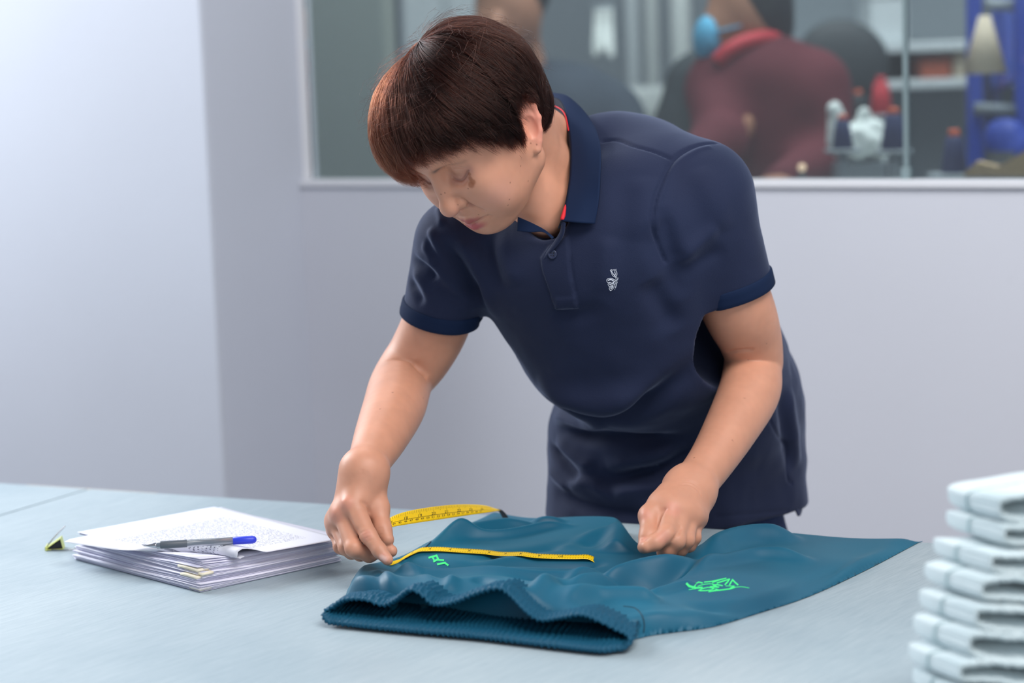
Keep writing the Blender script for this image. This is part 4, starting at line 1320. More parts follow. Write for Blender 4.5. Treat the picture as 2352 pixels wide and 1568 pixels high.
# soften
idm = np.full(len(P2), -1); idm[keep] = np.arange(keep.sum())
idg = idm.reshape(GX.shape)
a, b, c, d = idg[:-1, :-1], idg[1:, :-1], idg[1:, 1:], idg[:-1, 1:]
m = (a >= 0) & (b >= 0) & (c >= 0) & (d >= 0)
FQ = np.stack([a[m], b[m], c[m], d[m]], 1)
PV = np.column_stack([PK, TABLE_Z + Z])
PV[:, 2] = laplace(PV, FQ, 4, 0.5)[:, 2]
PV[sdk <= 0.0002, 2] = TABLE_Z + 0.0008
# remove the part in front of the band's back edge (the opening) from the upper sheet
bx = bk[:, 0]; order = np.argsort(bx)
yb = np.interp(PV[:, 0], bx[order], bk[order, 1])
inside_band = (PV[:, 0] < bx.max()) & (PV[:, 1] < yb)
fm = ~inside_band[FQ].any(1)
up_f = FQ[fm]
vmap = np.full(len(PV), -1); used = np.unique(up_f); vmap[used] = np.arange(len(used))
UV_, UF_ = PV[used], vmap[up_f]
# the lower layer lies on the table
lowV = PV.copy(); lowV[:, 2] = TABLE_Z + 0.0010
q0 = np.array([(i, j) for i in range(0, GX.shape[0] - 6, 6) for j in range(0, GX.shape[1] - 6, 6) if idg[i, j] >= 0 and idg[i + 6, j] >= 0 and idg[i + 6, j + 6] >= 0 and idg[i, j + 6] >= 0])
LF = np.stack([idg[q0[:, 0], q0[:, 1]], idg[q0[:, 0] + 6, q0[:, 1]], idg[q0[:, 0] + 6, q0[:, 1] + 6], idg[q0[:, 0], q0[:, 1] + 6]], 1)
us2 = np.unique(LF); vm2 = np.full(len(PV), -1); vm2[us2] = np.arange(len(us2)) + len(UV_)
AV = np.vstack([UV_, lowV[us2]]); AF = np.vstack([UF_, vm2[LF]])
M_TEAL = mat('teal_track_fabric', srgb(6, 86, 112), 0.50, spec=0.35); t = NT(M_TEAL)
t.b.inputs['Sheen Weight'].default_value = 0.15; t.b.inputs['Sheen Tint'].default_value = (0.4, 0.8, 0.9, 1)
t.base(t.ramp(t.noise(t.coords(), 6, 2), [(0.3, srgb(4, 78, 106)), (0.7, srgb(8, 92, 120))]))
t.bump(t.noise(t.coords(), 1500, 2), 0.06, 0.0004)
M_RIBT = mat('teal_elastic', srgb(10, 78, 106), 0.62, spec=0.3)
TROUSERS = empty('track_trousers', tuple(T(1200, 1350)), 'teal track trousers laid flat on the table with gathered elastic waist towards the camera', 'trousers')
link('fabric_panel', npmesh('fabric_panel', AV, AF), M_TEAL, TROUSERS)
pb = bvh_of(UV_, UF_)
# --- waistband: one gathered lip all round the opening
BACK3 = BACK
right = catmull([RU[-1], RU[-1] + [0.009, -0.002, -0.004], (RU[-1] + RL[-1]) / 2 + [0.013, -0.002, 0], RL[-1] + [0.007, 0.0, 0.001], RL[-1]], 8)
left = catmull([RL[0], RL[0] + [-0.005, 0, 0.001], (RU[0] + RL[0]) / 2 + [-0.009, 0, 0], RU[0] + [-0.005, 0, -0.002], RU[0]], 8)
LOOP = np.vstack([RU[:-1], right[:-1], RL[::-1][:-1], left[:-1]])
for _ in range(3): LOOP = LOOP + 0.4 * ((np.roll(LOOP, 1, 0) + np.roll(LOOP, -1, 0)) / 2 - LOOP)
arc = np.concatenate([[0], np.cumsum(np.linalg.norm(np.diff(np.vstack([LOOP, LOOP[:1]]), axis=0), axis=1))])
m_ = int(arc[-1] / 0.0010); s_ = np.linspace(0, arc[-1], m_, endpoint=False)
LC = np.vstack([LOOP, LOOP[:1]])
R_ = np.stack([np.interp(s_, arc, LC[:, i]) for i in range(3)], 1)
def ring_smooth(A, k):
    for _ in range(k): A = (np.roll(A, 1, 0) + A + np.roll(A, -1, 0)) / 3
    return A
Tn = ring_smooth(np.roll(R_, -3, 0) - np.roll(R_, 3, 0), 12)
Nn = np.cross(BACK3, Tn); Nn /= np.linalg.norm(Nn, axis=1)[:, None] + 1e-9
cen = R_.mean(0)
if np.mean(np.einsum('ij,ij->i', Nn, R_ - cen)) < 0: Nn = -Nn
low = smoothstep(0.2, -0.5, Nn[:, 2])
jit = hash_noise(np.column_stack([s_ * 70, s_ * 0, s_ * 0]), 5)
ph = np.cumsum((2 * np.pi / 0.0058) * (1 + 0.35 * jit)) * (arc[-1] / m_)
amp = 0.00095 * (1 + 0.5 * hash_noise(np.column_stack([s_ * 120, s_ * 0 + 3, s_ * 0]), 8))
prof = [(1.05, 1.0), (0.85, 1), (0.68, 1), (0.52, 1), (0.36, 1), (0.22, 1), (0.08, 0.95), (-0.02, .7), (-0.07, 0), (-0.02, -.7), (0.08, -.95), (0.22, -1), (0.36, -1), (0.52, -1), (0.68, -1), (0.85, -1), (1.05, -1), (1.5, -1), (1.9, -1)]
V = []
for (u, sg) in prof:
    row = amp * np.sin(ph + 2.6 * np.sin(u * 5.0) + 1.1 * u) + 0.0006 * np.sin(ph * 1.9 + 7 * u) + 0.0007 * np.cos(u * 2 * np.pi * 2.6)
    th = 0.0026 * (1 + 0.3 * low)
    p = R_ + BACK3 * (BAND * u * (1 + 0.02 * np.sin(ph)))[:, None] + Nn * (th * sg + row * (1 if sg >= 0 else 1.15))[:, None]
    p[:, 2] += low * (0.0035 * min(max(u, 0), 1.2))
    if sg > 0: p = p - Nn * (0.0045 * max(0.0, u - 0.7) / 0.35)
    if u > 1.1: p = p - Nn * 0.004 * (u - 1.05)
    V.append(p)
V = np.array(V); kk = len(prof)
F = [(i * m_ + j, i * m_ + (j + 1) % m_, (i + 1) * m_ + (j + 1) % m_, (i + 1) * m_ + j) for i in range(kk - 1) for j in range(m_)]
V = V.reshape(-1, 3); V[:, 2] = np.maximum(V[:, 2], TABLE_Z + 0.0008)
link('waistband', npmesh('waistband', V, np.array(F)), M_RIBT, TROUSERS)
# bunched inner facing seen in the opening
for (px, py, zz, r) in ((905, 1400, .010, .008), (975, 1404, .010, .007), (1022, 1402, .010, .007), (1066, 1396, .014, .010), (1150, 1414, .010, .008)):
    Q = Field(); c0 = onz(px, py, zz)
    Q.el(c0, (r, 0.02, r * 1.2), k=0.004); Q.el(c0 + [0.008, 0.02, -0.004], (r, 0.02, r), k=0.008)
    v_, f_ = Q.mesh(0.0025, project=1)
    v_[:, 2] = np.maximum(v_[:, 2], TABLE_Z + 0.001)
    link('inner_facing', npmesh('inner_facing', v_, f_), M_TEAL, TROUSERS)
# seam beside the waistband, pocket zip, printed marks
def on_cloth(pts, per=5, smooth=True, lift=0.0004):
    L = cast_line(pb, pts, per, smooth)
    return L - FWD * lift if len(L) else L
M_DARKT = mat('teal_seam', srgb(8, 44, 62), 0.7)
for pts in ([(1432, 1392), (1458, 1396), (1474, 1412), (1480, 1435), (1478, 1452)],):
    L = on_cloth(pts)
    if len(L) > 2:
        V, F = tube(L, 0.0007, 6); link('seam', polymesh('seam', V, F), M_DARKT, TROUSERS)
L = on_cloth([(968, 1268), (978, 1256), (990, 1244)])
if len(L) > 2:
    V, F = tube(L, 0.0010, 6); link('pocket_zip', polymesh('pocket_zip', V, F), mat('zip_dark_blue', srgb(22, 50, 80), 0.5), TROUSERS)
M_TAG = mat('woven_blue_tag', srgb(36, 62, 112), 0.8)
for k_ in range(5):
    L = on_cloth([(929 + 3 * k_, 1283 - k_), (934 + 3 * k_, 1276 - k_)], smooth=False, lift=0.001)
    if len(L) > 1:
        V, F = tube(L, 0.0006, 5); link('pull_cord', polymesh('pull_cord', V, F), M_TAG, TROUSERS)
M_NEON = mat('neon_green_print', srgb(62, 232, 130), 0.5)
def cloth_polys(polys, name, mm, parent, bvh, n=9, lift=0.0007):
    """flat print: pixel polygons filled and laid on a surface"""
    bm = bmesh.new()
    for poly in polys:
        P = np.array(poly, float)
        vs = [bm.verts.new((p[0], p[1], 0)) for p in P]
        f = bm.faces.new(vs)
        bmesh.ops.triangulate(bm, faces=[f])
    for _ in range(2):
        es = [e for e in bm.edges if e.calc_length() > 6]
        if es: bmesh.ops.subdivide_edges(bm, edges=es, cuts=1)
        bmesh.ops.triangulate(bm, faces=bm.faces)
    ok = True
    for v in bm.verts:
        h, n_ = cast(bvh, v.co.x, v.co.y)
        if h is None: h = onz(v.co.x, v.co.y, 0.02)
        v.co = Vector(h - FWD * lift)
    return link(name, bm_mesh(name, bm, recalc=False), mm, parent)
g = lambda pts: [(1540 + x / 11.76, 1300 + y / 11.76) for x, y in pts]
def stroke(pts, w):
    out = []
    P = np.array(pts, float)
    for a, b in zip(P[:-1], P[1:]):
        d = (b - a) / (np.linalg.norm(b - a) + 1e-9); n = np.array([-d[1], d[0]]) * w / 2; e = d * w * 0.35
        out.append([tuple(a - e + n), tuple(b + e + n), tuple(b + e - n), tuple(a - e - n)])
    return out
logo = []
for pts, w in (([(440, 470), (500, 530), (600, 562)], 5.2), ([(600, 562), (720, 580), (850, 572)], 4), ([(650, 540), (700, 460), (760, 425), (860, 448)], 2.8), ([(740, 535), (900, 485), (1050, 470), (1150, 478)], 1.8),
               ([(915, 425), (1080, 412), (1300, 365), (1500, 322)], 2.6), ([(1130, 440), (1250, 395), (1330, 370)], 2.2), ([(1260, 448), (1400, 405), (1590, 345)], 3.0), ([(1590, 345), (1540, 420), (1475, 490)], 3.4),
               ([(1595, 496), (1640, 420), (1675, 362)], 3.4), ([(1675, 362), (1740, 430), (1818, 496)], 3.6), ([(500, 630), (600, 612), (690, 602)], 1.8),
               ([(760, 655), (860, 600), (1000, 568), (1100, 580), (1180, 592), (1090, 638), (940, 655), (800, 658)], 2.4), ([(1075, 545), (1180, 552), (1300, 560)], 3.0), ([(1150, 500), (1260, 495), (1400, 522)], 3.0),
               ([(1160, 510), (1240, 540)], 2.4), ([(1035, 682), (1200, 655), (1400, 635), (1600, 610), (1740, 565)], 3.0), ([(1490, 530), (1720, 530)], 1.8), ([(1720, 532), (1620, 580)], 2.4),
               ([(1740, 568), (1900, 548), (2120, 582)], 1.4), ([(1215, 612), (1300, 640)], 2.6)):
    logo += stroke(g(pts), w)
cloth_polys(logo, 'printed_emblem', M_NEON, TROUSERS, pb)
h = lambda pts: [(701 + x / 4.9, 1031 + y / 4.9) for x, y in pts]
letters = stroke(h([(1395, 1220), (1478, 1196), (1497, 1236), (1448, 1262)]), 4.2) + stroke(h([(1432, 1214), (1460, 1262)]), 3.6) + stroke(h([(1450, 1264), (1478, 1244), (1556, 1248)]), 4.0) + stroke(h([(1492, 1294), (1572, 1278), (1606, 1304)]), 4.4)
cloth_polys(letters, 'printed_letters', M_NEON, TROUSERS, pb)
# ------------------------------------------------------------------ paper pile, pen, binder clip
PF, PL, PR = onz(458, 1362), onz(164, 1284), onz(792, 1291)
pu, pv = nrm(PL - PF), nrm(PR - PF)
LU_, LV_ = np.linalg.norm(PL - PF) - 0.004, np.linalg.norm(PR - PF) - 0.004
pv = nrm(pv - pu * (pv @ pu) * 0.3)
rp = random.Random(11)
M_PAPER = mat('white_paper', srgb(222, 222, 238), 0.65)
M_PAPER2 = mat('darker_paper', srgb(208, 208, 230), 0.65)  # slightly darker tone for some sheets of each bundle
M_CREAM = mat('cream_tab_paper', srgb(236, 228, 206), 0.7)
M_MARK = mat('yellow_highlighter', srgb(214, 214, 40), 0.6)
def sheet_mesh(name, corner, du, dv, lu, lv, z, fn, nu=14, nv=10, th=0.0005):
    V = []; F = []
    for s in (0, 1):
        for i in range(nu + 1):
            for j in range(nv + 1):
                u, v = i / nu, j / nv
                p = corner + du * lu * u + dv * lv * v
                V.append((p[0], p[1], TABLE_Z + z + fn(u, v) - s * th))
    n = (nu + 1) * (nv + 1); g = lambda i, j, s: s * n + i * (nv + 1) + j
    for i in range(nu):
        for j in range(nv):
            F.append((g(i, j, 0), g(i + 1, j, 0), g(i + 1, j + 1, 0), g(i, j + 1, 0)))
            F.append((g(i, j, 1), g(i, j + 1, 1), g(i + 1, j + 1, 1), g(i + 1, j, 1)))
    for i in range(nu):
        for j, fl in ((0, 0), (nv, 1)):
            q = (g(i, j, 0), g(i, j, 1), g(i + 1, j, 1), g(i + 1, j, 0)); F.append(q if not fl else q[::-1])
    for j in range(nv):
        for i, fl in ((0, 1), (nu, 0)):
            q = (g(i, j, 0), g(i, j, 1), g(i, j + 1, 1), g(i, j + 1, 0)); F.append(q if not fl else q[::-1])
    me_ = npmesh(name, V, np.array(F), smooth=True)
    return me_
z = 0.0012
NB = 8
for b in range(NB):
    ang = math.radians(rp.uniform(-2.6, 2.6)) if b else 0
    ca, sa = math.cos(ang), math.sin(ang)
    du = np.array([pu[0] * ca - pu[1] * sa, pu[0] * sa + pu[1] * ca, 0]); dv = np.array([pv[0] * ca - pv[1] * sa, pv[0] * sa + pv[1] * ca, 0])
    c0 = PF + pu * rp.uniform(-.003, .006) + pv * rp.uniform(-.003, .006) + (pu + pv) * 0.0012 * b
    root = empty('paper_bundle', tuple(c0 + np.array([0, 0, z])), 'stapled white paper bundle, %s of the pile under the pen' % ('lowest', 'second from the bottom', 'third from the bottom', 'fourth from the bottom', 'fifth from the bottom', 'sixth from the bottom', 'second from the top', 'uppermost')[b], 'papers', 'stapled bundles in the paper pile')
    ns = 5
    lift_ = 0.0016 + 0.0010 * b
    for k in range(ns):
        w1, w2 = rp.uniform(0.5, 1.5), rp.uniform(0, 6)
        jx, jy = rp.uniform(-.0015, .0015), rp.uniform(-.0015, .0015)
        fr = k / (ns - 1) - 0.2
        def fn(u, v, w1=w1, w2=w2, b=b, fr=fr):
            e = max(0, 1 - u * 3.2) * max(0, 1 - v * 3.2)
            side = max(0, 1 - v * 4) * math.sin(u * 5 * w1 + w2) * 0.0007 + max(0, 1 - u * 4) * math.sin(v * 4 * w1 + w2) * 0.0006
            return side * fr + (0.0016 + 0.0006 * b) * e * (fr + 0.2) + (0.0022 if b > 3 else 0.0012) * (fr + .2) * math.exp(-((u - .25) / .2) ** 2) * max(0, 1 - v * 3)
        me_ = sheet_mesh('sheet', c0 + du * jx + dv * jy, du, dv, LU_, LV_, z, fn)
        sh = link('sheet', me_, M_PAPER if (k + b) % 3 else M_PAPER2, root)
        if b in (2, 4, 6) and k == ns - 1:                      # highlighter strokes near the edge
            for (u0, v0) in ((0.30, 0.02), (0.10, 0.30)):
                uu = u0 + rp.uniform(-.05, .05); vv = v0 + rp.uniform(0, .02)
                mm_ = sheet_mesh('highlight_mark', c0 + du * LU_ * uu + dv * LV_ * vv, du, dv, 0.017, 0.008, z + fn(uu, vv) + 0.0006, lambda u, v: 0, 2, 2, 0.0004)
                link('highlight_mark', mm_, M_MARK, sh)
        z += 0.00062
    if b in (0, 3, 4, 5):
        # cream corner tab folded over the stapled corner
        tb = sheet_mesh('corner_tab', c0 - du * 0.0012 - dv * 0.001, du, dv, 0.022 + 0.004 * b, 0.016, z + 0.0016 * (b > 2) + 0.001, lambda u, v: 0.0004 * math.sin(u * 3), 4, 3, 0.0028)
        link('corner_tab', tb, M_CREAM, root)
    z += 0.00085
TOPZ = z
# topmost form: loose sheet with a curled front corner
M_FORM = mat('printed_form', srgb(246, 247, 255), 0.6); t = NT(M_FORM)
uvn = t.n('ShaderNodeUVMap', uv_map='UVMap'); sepx = t.n('ShaderNodeSeparateXYZ'); t.l(uvn.outputs[0], sepx.inputs[0])
def math_(op, a, b=None):
    x = t.n('ShaderNodeMath', operation=op)
    for i_, v_ in enumerate((a, b)):
        if v_ is None: continue
        if isinstance(v_, (int, float)): x.inputs[i_].default_value = v_
        else: t.l(v_, x.inputs[i_])
    return x.outputs[0]
rows = math_('LESS_THAN', math_('FRACT', math_('MULTIPLY', sepx.outputs[1], 46)), 0.42)
mpn = t.n('ShaderNodeMapping'); mpn.inputs['Scale'].default_value = (150, 46, 1); t.l(uvn.outputs[0], mpn.inputs[0])
wds = math_('GREATER_THAN', t.noise(mpn.outputs[0], 1.0, 1), 0.52)
inx = math_('MULTIPLY', math_('GREATER_THAN', sepx.outputs[0], 0.14), math_('LESS_THAN', sepx.outputs[0], 0.86))
iny = math_('MULTIPLY', math_('GREATER_THAN', sepx.outputs[1], 0.12), math_('LESS_THAN', sepx.outputs[1], 0.80))
ink = math_('MULTIPLY', math_('MULTIPLY', rows, wds), math_('MULTIPLY', inx, iny))
t.base(t.mix(math_('MULTIPLY', ink, 0.9), srgb(212, 214, 226), srgb(84, 86, 108)))
nu, nv = 40, 28
cF, cL, cR, cB = onz(478, 1302, 0.030), onz(148, 1258, 0.026), onz(788, 1262, 0.022), onz(508, 1167, 0.034)
V = []; UVs = []
for i in range(nu + 1):
    for j in range(nv + 1):
        u, v = i / nu, j / nv
        b0 = 0.052 * smoothstep(0.80, 0.10, u); r_c = 0.0080; w_c = float(smoothstep(0.75, 0.30, u))
        bb = v * 0.21; zc_ = 0.0
        if bb < b0 and w_c > 0.02:                       # the front edge rolls under itself
            ph_c = min((b0 - bb) / r_c, 3.6)
            bb, zc_ = b0 - r_c * math.sin(ph_c), -r_c * (1 - math.cos(ph_c)) * w_c
        vv_ = bb / 0.21
        p = (1 - u) * (1 - vv_) * cF + u * (1 - vv_) * cL + (1 - u) * vv_ * cR + u * vv_ * cB
        zz = 0.004 * math.sin(math.pi * u) * math.sin(math.pi * v) + zc_ + 2.1 * r_c * w_c * float(smoothstep(b0 + 0.075, b0, bb)) * (1.0 if bb >= b0 else 1.0)
        f = 1.0 if bb <= b0 else 0.0
        zz += 0.0035 * math.exp(-((u - 0.86) / 0.10) ** 2) * math.exp(-((v - .25) / .3) ** 2) - 0.006 * math.exp(-((u - 1.0) / 0.08) ** 2) * (1 - v)
        V.append((p[0], p[1], max(p[2] + zz, TABLE_Z + TOPZ + 0.0008 + 0.002 * (1 - f))))
        UVs.append((v, u))
F = [(i * (nv + 1) + j, (i + 1) * (nv + 1) + j, (i + 1) * (nv + 1) + j + 1, i * (nv + 1) + j + 1) for i in range(nu) for j in range(nv)]
fm_ = npmesh('printed_form', V, np.array(F))
uvl = fm_.uv_layers.new(name='UVMap')
li = np.zeros(len(fm_.loops), np.int32); fm_.loops.foreach_get('vertex_index', li)
uvl.data.foreach_set('uv', np.array(UVs, np.float32)[li].ravel())
form = link('printed_form', fm_, M_FORM)
md = form.modifiers.new('thickness', 'SOLIDIFY'); md.thickness = 0.0003
tag(form, 'loose white printed form with a curled corner, topmost sheet of the paper pile', 'paper')
fb = bvh_of(np.array(V), np.array(F))
M_GREYINK = mat('grey_ink', srgb(128, 132, 146), 0.6); M_REDINK = mat('faint_red_ink', srgb(222, 150, 160), 0.6)
def ink_line(pts, w, mm):
    P = np.array(pts, float); d = (P[-1] - P[0]) / np.linalg.norm(P[-1] - P[0]); n = np.array([-d[1], d[0]]) * w / 2
    cloth_polys([[tuple(P[0] + n), tuple(P[-1] + n), tuple(P[-1] - n), tuple(P[0] - n)]], 'printed_line', mm, form, fb, lift=0.0006)
ink_line([(272, 1234), (342, 1252)], 4.5, M_GREYINK); ink_line([(378, 1259), (404, 1266)], 4.5, M_GREYINK)
ink_line([(548, 1197), (640, 1228)], 1.6, M_REDINK); ink_line([(622, 1222), (712, 1244)], 1.4, M_REDINK)
ink_line([(390, 1204), (432, 1218)], 5, mat('pale_grey_ink', srgb(176, 178, 192), 0.6))

# pen
pa, pb_ = C(329, 1252, 2.625), C(589, 1237, 2.648)
for q_ in (pa, pb_):
    pass
def surf_z(p):
    h = fb.ray_cast(Vector((p[0], p[1], 2)), Vector((0, 0, -1)))
    return h[0].z if h[0] is not None else TABLE_Z + TOPZ
L_ = np.linalg.norm(pb_ - pa); ax = (pb_ - pa) / L_
PEN = empty('ballpoint_pen', tuple((pa + pb_) / 2), 'grey ballpoint pen with a blue end cap lying on the paper pile', 'pen')
zmax = max(surf_z(pa + ax * L_ * t_) - (pa + ax * L_ * t_)[2] for t_ in np.linspace(0.1, 1, 12))
sh_ = np.array([0, 0, zmax + 0.0052])
fr_ = np.stack([nrm(np.cross(ax, [0, 0, 1])), np.cross(ax, nrm(np.cross(ax, [0, 0, 1]))) * -1, ax])
def pen_part(name, prof, m, parent=PEN):
    V_, F_ = lathe(prof, 20, fr_, pa + sh_)
    return link(name, polymesh(name, V_, F_), m, parent)
M_PENG = mat('smoky_grey_plastic', srgb(120, 130, 142), 0.22, spec=0.6); M_PENG.node_tree.nodes['Principled BSDF'].inputs['Transmission Weight'].default_value = 0.25
M_CHROME = mat('pen_tip_metal', srgb(190, 192, 198), 0.2, 1.0)
M_BLUE = mat('blue_plastic', srgb(48, 66, 214), 0.35)
M_DGREY = mat('dark_grey_grip', srgb(82, 90, 100), 0.45)
pen_part('tip', [(0.0002, 0.0), (0.0005, 0.001), (0.0010, 0.004), (0.0024, 0.010), (0.0034, 0.014), (0.0034, 0.0155)], M_CHROME)
pen_part('barrel', [(0.0030, 0.0152), (0.0043, 0.0162), (0.0045, 0.030), (0.0045, L_ * 0.792), (0.0030, L_ * 0.793)], M_PENG)
pen_part('grip', [(0.0044, 0.0200), (0.00468, 0.0206), (0.00468, 0.0520), (0.0044, 0.0524)], M_DGREY)
pen_part('end_cap', [(0.0044, L_ * 0.79), (0.0048, L_ * 0.792), (0.0049, L_ * 0.96), (0.0042, L_ * 0.985), (0.0020, L_)], M_BLUE)

# binder clip
CLIP = empty('binder_clip', tuple(onz(126, 1262)), 'small lime-yellow binder clip with a raised wire handle beside the papers', 'clip')
M_LIME = mat('lime_enamel', srgb(206, 214, 120), 0.35); M_INNER = mat('clip_inside_black', srgb(40, 42, 44), 0.4, 0.5)
M_WIRE = mat('clip_wire', srgb(170, 172, 176), 0.25, 1.0)
o0 = onz(106, 1265); o1 = onz(146, 1263)
e1 = nrm(o1 - o0); e2 = np.array([-e1[1], e1[0], 0.0]); ez_ = np.array([0, 0, 1.0])
W_ = np.linalg.norm(o1 - o0)
def clip_pt(x, z_, y): return o0 + e1 * x * W_ + ez_ * z_ + e2 * y
def plate(a, b, y0, y1, th, m, name, parent=CLIP):
    d = np.array(b, float) - np.array(a, float); n = nrm([-d[1], d[0] * 1]) * th
    q = [a, b, (b[0] + n[0] / W_, b[1] + n[1]), (a[0] + n[0] / W_, a[1] + n[1])]
    bm = bmesh.new()
    vs = [[bm.verts.new(Vector(clip_pt(x, z_, y))) for (x, z_) in q] for y in (y0, y1)]
    bm.faces.new(vs[0]); bm.faces.new(vs[1][::-1])
    for i_ in range(4):
        k = (i_ + 1) % 4; bm.faces.new((vs[0][i_], vs[1][i_], vs[1][k], vs[0][k]))
    return link(name, bm_mesh(name, bm), m, parent)
plate((0.0, 0.001), (0.98, 0.001), 0, 0.019, 0.0008, M_LIME, 'bottom_plate')
plate((0.98, 0.001), (0.86, 0.0150), 0, 0.019, 0.0008, M_LIME, 'spine')
plate((0.02, 0.0028), (0.86, 0.0150), 0, 0.019, 0.0008, M_LIME, 'top_plate')
for y_ in (0.0015, 0.0095, 0.0175):
    bm = bmesh.new(); bm.faces.new([bm.verts.new(Vector(clip_pt(x, q_, y_))) for x, q_ in ((0.10, 0.0022), (0.95, 0.0022), (0.84, 0.0140), (0.60, 0.0095))])
    link('inner_face', bm_mesh('inner_face', bm), M_INNER, CLIP)
plate((0.12, 0.0022), (0.92, 0.0022), 0.001, 0.018, 0.0003, M_INNER, 'inner_face')
for (z_, nm) in ((0.0015, 'lip'), (0.0042, 'lip')):
    V_, F_ = tube([clip_pt(0.0, z_, -0.0005), clip_pt(0.0, z_, 0.0195)], 0.0016, 10)
    link('lip', polymesh('lip', V_, F_), M_LIME, CLIP)
hp = [clip_pt(0.02, 0.0045, 0.003), clip_pt(0.50, 0.0170, 0.004), clip_pt(1.02, 0.0280, 0.0075), clip_pt(1.10, 0.0298, 0.0095), clip_pt(1.02, 0.0280, 0.0115), clip_pt(0.50, 0.0170, 0.015), clip_pt(0.02, 0.0045, 0.016)]
V_, F_ = tube(catmull(hp, 8), 0.00075, 8); link('wire_handle', polymesh('wire_handle', V_, F_), M_WIRE, CLIP)
hp = [clip_pt(0.0, 0.0012, 0.003), clip_pt(1.0, 0.0012, -0.004), clip_pt(1.75, 0.0012, -0.001), clip_pt(1.8, 0.0012, 0.004), clip_pt(1.6, 0.0012, 0.008)]
V_, F_ = tube(catmull(hp, 8), 0.0007, 8); link('wire_handle', polymesh('wire_handle', V_, F_), M_WIRE, CLIP)

# ------------------------------------------------------------------ tape measure
TAPE = empty('tape_measure', tuple(C(895, 1276, 2.545)), 'yellow measuring tape looping up from the pointing hand and across the trousers', 'tape measure')
M_TAPE = mat('yellow_tape', srgb(236, 196, 12), 0.42); M_TAPEB = mat('tape_shaded_back', srgb(42, 50, 56), 0.5); M_INK = mat('tape_black_ink', srgb(44, 40, 18), 0.6)  # shade on the tape's turned back is put into its dark colour
def ribbon_mesh(name, A, B, m, per=10, th=0.0004):
    A = catmull(A, per); B = catmull(B, per)
    nw = 5
    V_ = np.array([[a + (b - a) * k / (nw - 1) for k in range(nw)] for a, b in zip(A, B)])
    F_ = [(i * nw + k, i * nw + k + 1, (i + 1) * nw + k + 1, (i + 1) * nw + k) for i in range(len(A) - 1) for k in range(nw - 1)]
    o = link(name, npmesh(name, V_.reshape(-1, 3), np.array(F_)), m, TAPE)
    md_ = o.modifiers.new('thickness', 'SOLIDIFY'); md_.thickness = th; md_.offset = 0
    return A, B
top_e = [(862, 1204, 2.640), (884, 1196, 2.645), (905, 1184, 2.655), (940, 1173, 2.680), (1000, 1163, 2.725), (1060, 1158, 2.775), (1110, 1160, 2.82), (1136, 1167, 2.845), (1150, 1172, 2.86)]
bot_e = [(862, 1222, 2.618), (884, 1215, 2.622), (905, 1209, 2.630), (940, 1203, 2.652), (1000, 1194, 2.695), (1060, 1185, 2.745), (1110, 1178, 2.795), (1136, 1174, 2.830), (1146, 1173, 2.855)]
A, Bt = ribbon_mesh('loop', [C(*p) for p in top_e], [C(*p) for p in bot_e], M_TAPE)
ribbon_mesh('turned_end', [C(*p) for p in [(1128, 1168, 2.845), (1150, 1170, 2.862), (1162, 1180, 2.868), (1172, 1196, 2.87)]],
            [C(*p) for p in [(1128, 1172, 2.84), (1144, 1173, 2.852), (1152, 1184, 2.858), (1160, 1200, 2.86)]], M_TAPEB)
arcA = np.concatenate([[0], np.cumsum(np.linalg.norm(np.diff((A + Bt) / 2, axis=0), axis=1))])
def on_tape(s_, w_, lift=0.0014):
    """s along in m, w across 0 (top) .. 1 (bottom)"""
    a = np.array([np.interp(s_, arcA, A[:, i]) for i in range(3)]); b = np.array([np.interp(s_, arcA, Bt[:, i]) for i in range(3)])
    return a + (b - a) * w_ - FWD * lift
bmk = bmesh.new()
def quad_tape(s0, s1, w0, w1):
    n = max(1, int((s1 - s0) / 0.006))
    for i in range(n):
        a, b = s0 + (s1 - s0) * i / n, s0 + (s1 - s0) * (i + 1) / n
        bmk.faces.new([bmk.verts.new(Vector(on_tape(*q))) for q in ((a, w0), (b, w0), (b, w1), (a, w1))])
S0 = 0.012; SE = arcA[-1] - 0.006
quad_tape(S0, SE, 0.585, 0.610)
sp = 0.0254
start = float(np.interp(0.5, [0, 1], [0, 1])) * 0
s_of = lambda px: float(np.interp(px, to_px((A + Bt) / 2)[:, 0], arcA))
i18, i21 = s_of(932), s_of(1026)
sp = (i21 - i18) / 3
for k in range(-2, 7):
    for q_ in range(8):
        s_ = i18 + (k + q_ / 8) * sp
        if S0 < s_ < SE:
            quad_tape(s_ - 0.00022, s_ + 0.00022, 0.02, 0.42 if q_ == 0 else (0.30 if q_ == 4 else 0.22))
for k in range(-4, 16):
    for q_ in range(5):
        s_ = i18 + (k + q_ / 5) * sp / 2.54
        if S0 < s_ < SE: quad_tape(s_ - 0.00018, s_ + 0.00018, 0.98 - (0.14 if q_ == 0 else 0.08), 0.98)
dg = bpy.context.evaluated_depsgraph_get
def text_tris(txt):
    cu = bpy.data.curves.new('numeral', 'FONT'); cu.body = txt; cu.size = 1.0; cu.align_x = 'CENTER'; cu.resolution_u = 2
    ob = bpy.data.objects.new('numeral', cu); COL.objects.link(ob)
    bpy.context.view_layer.update()
    m_t = ob.evaluated_get(dg()).to_mesh()
    V_ = [tuple(v.co) for v in m_t.vertices]; F_ = [tuple(p.vertices) for p in m_t.polygons]
    ob.evaluated_get(dg()).to_mesh_clear()
    bpy.data.objects.remove(ob); bpy.data.curves.remove(cu)
    return V_, F_
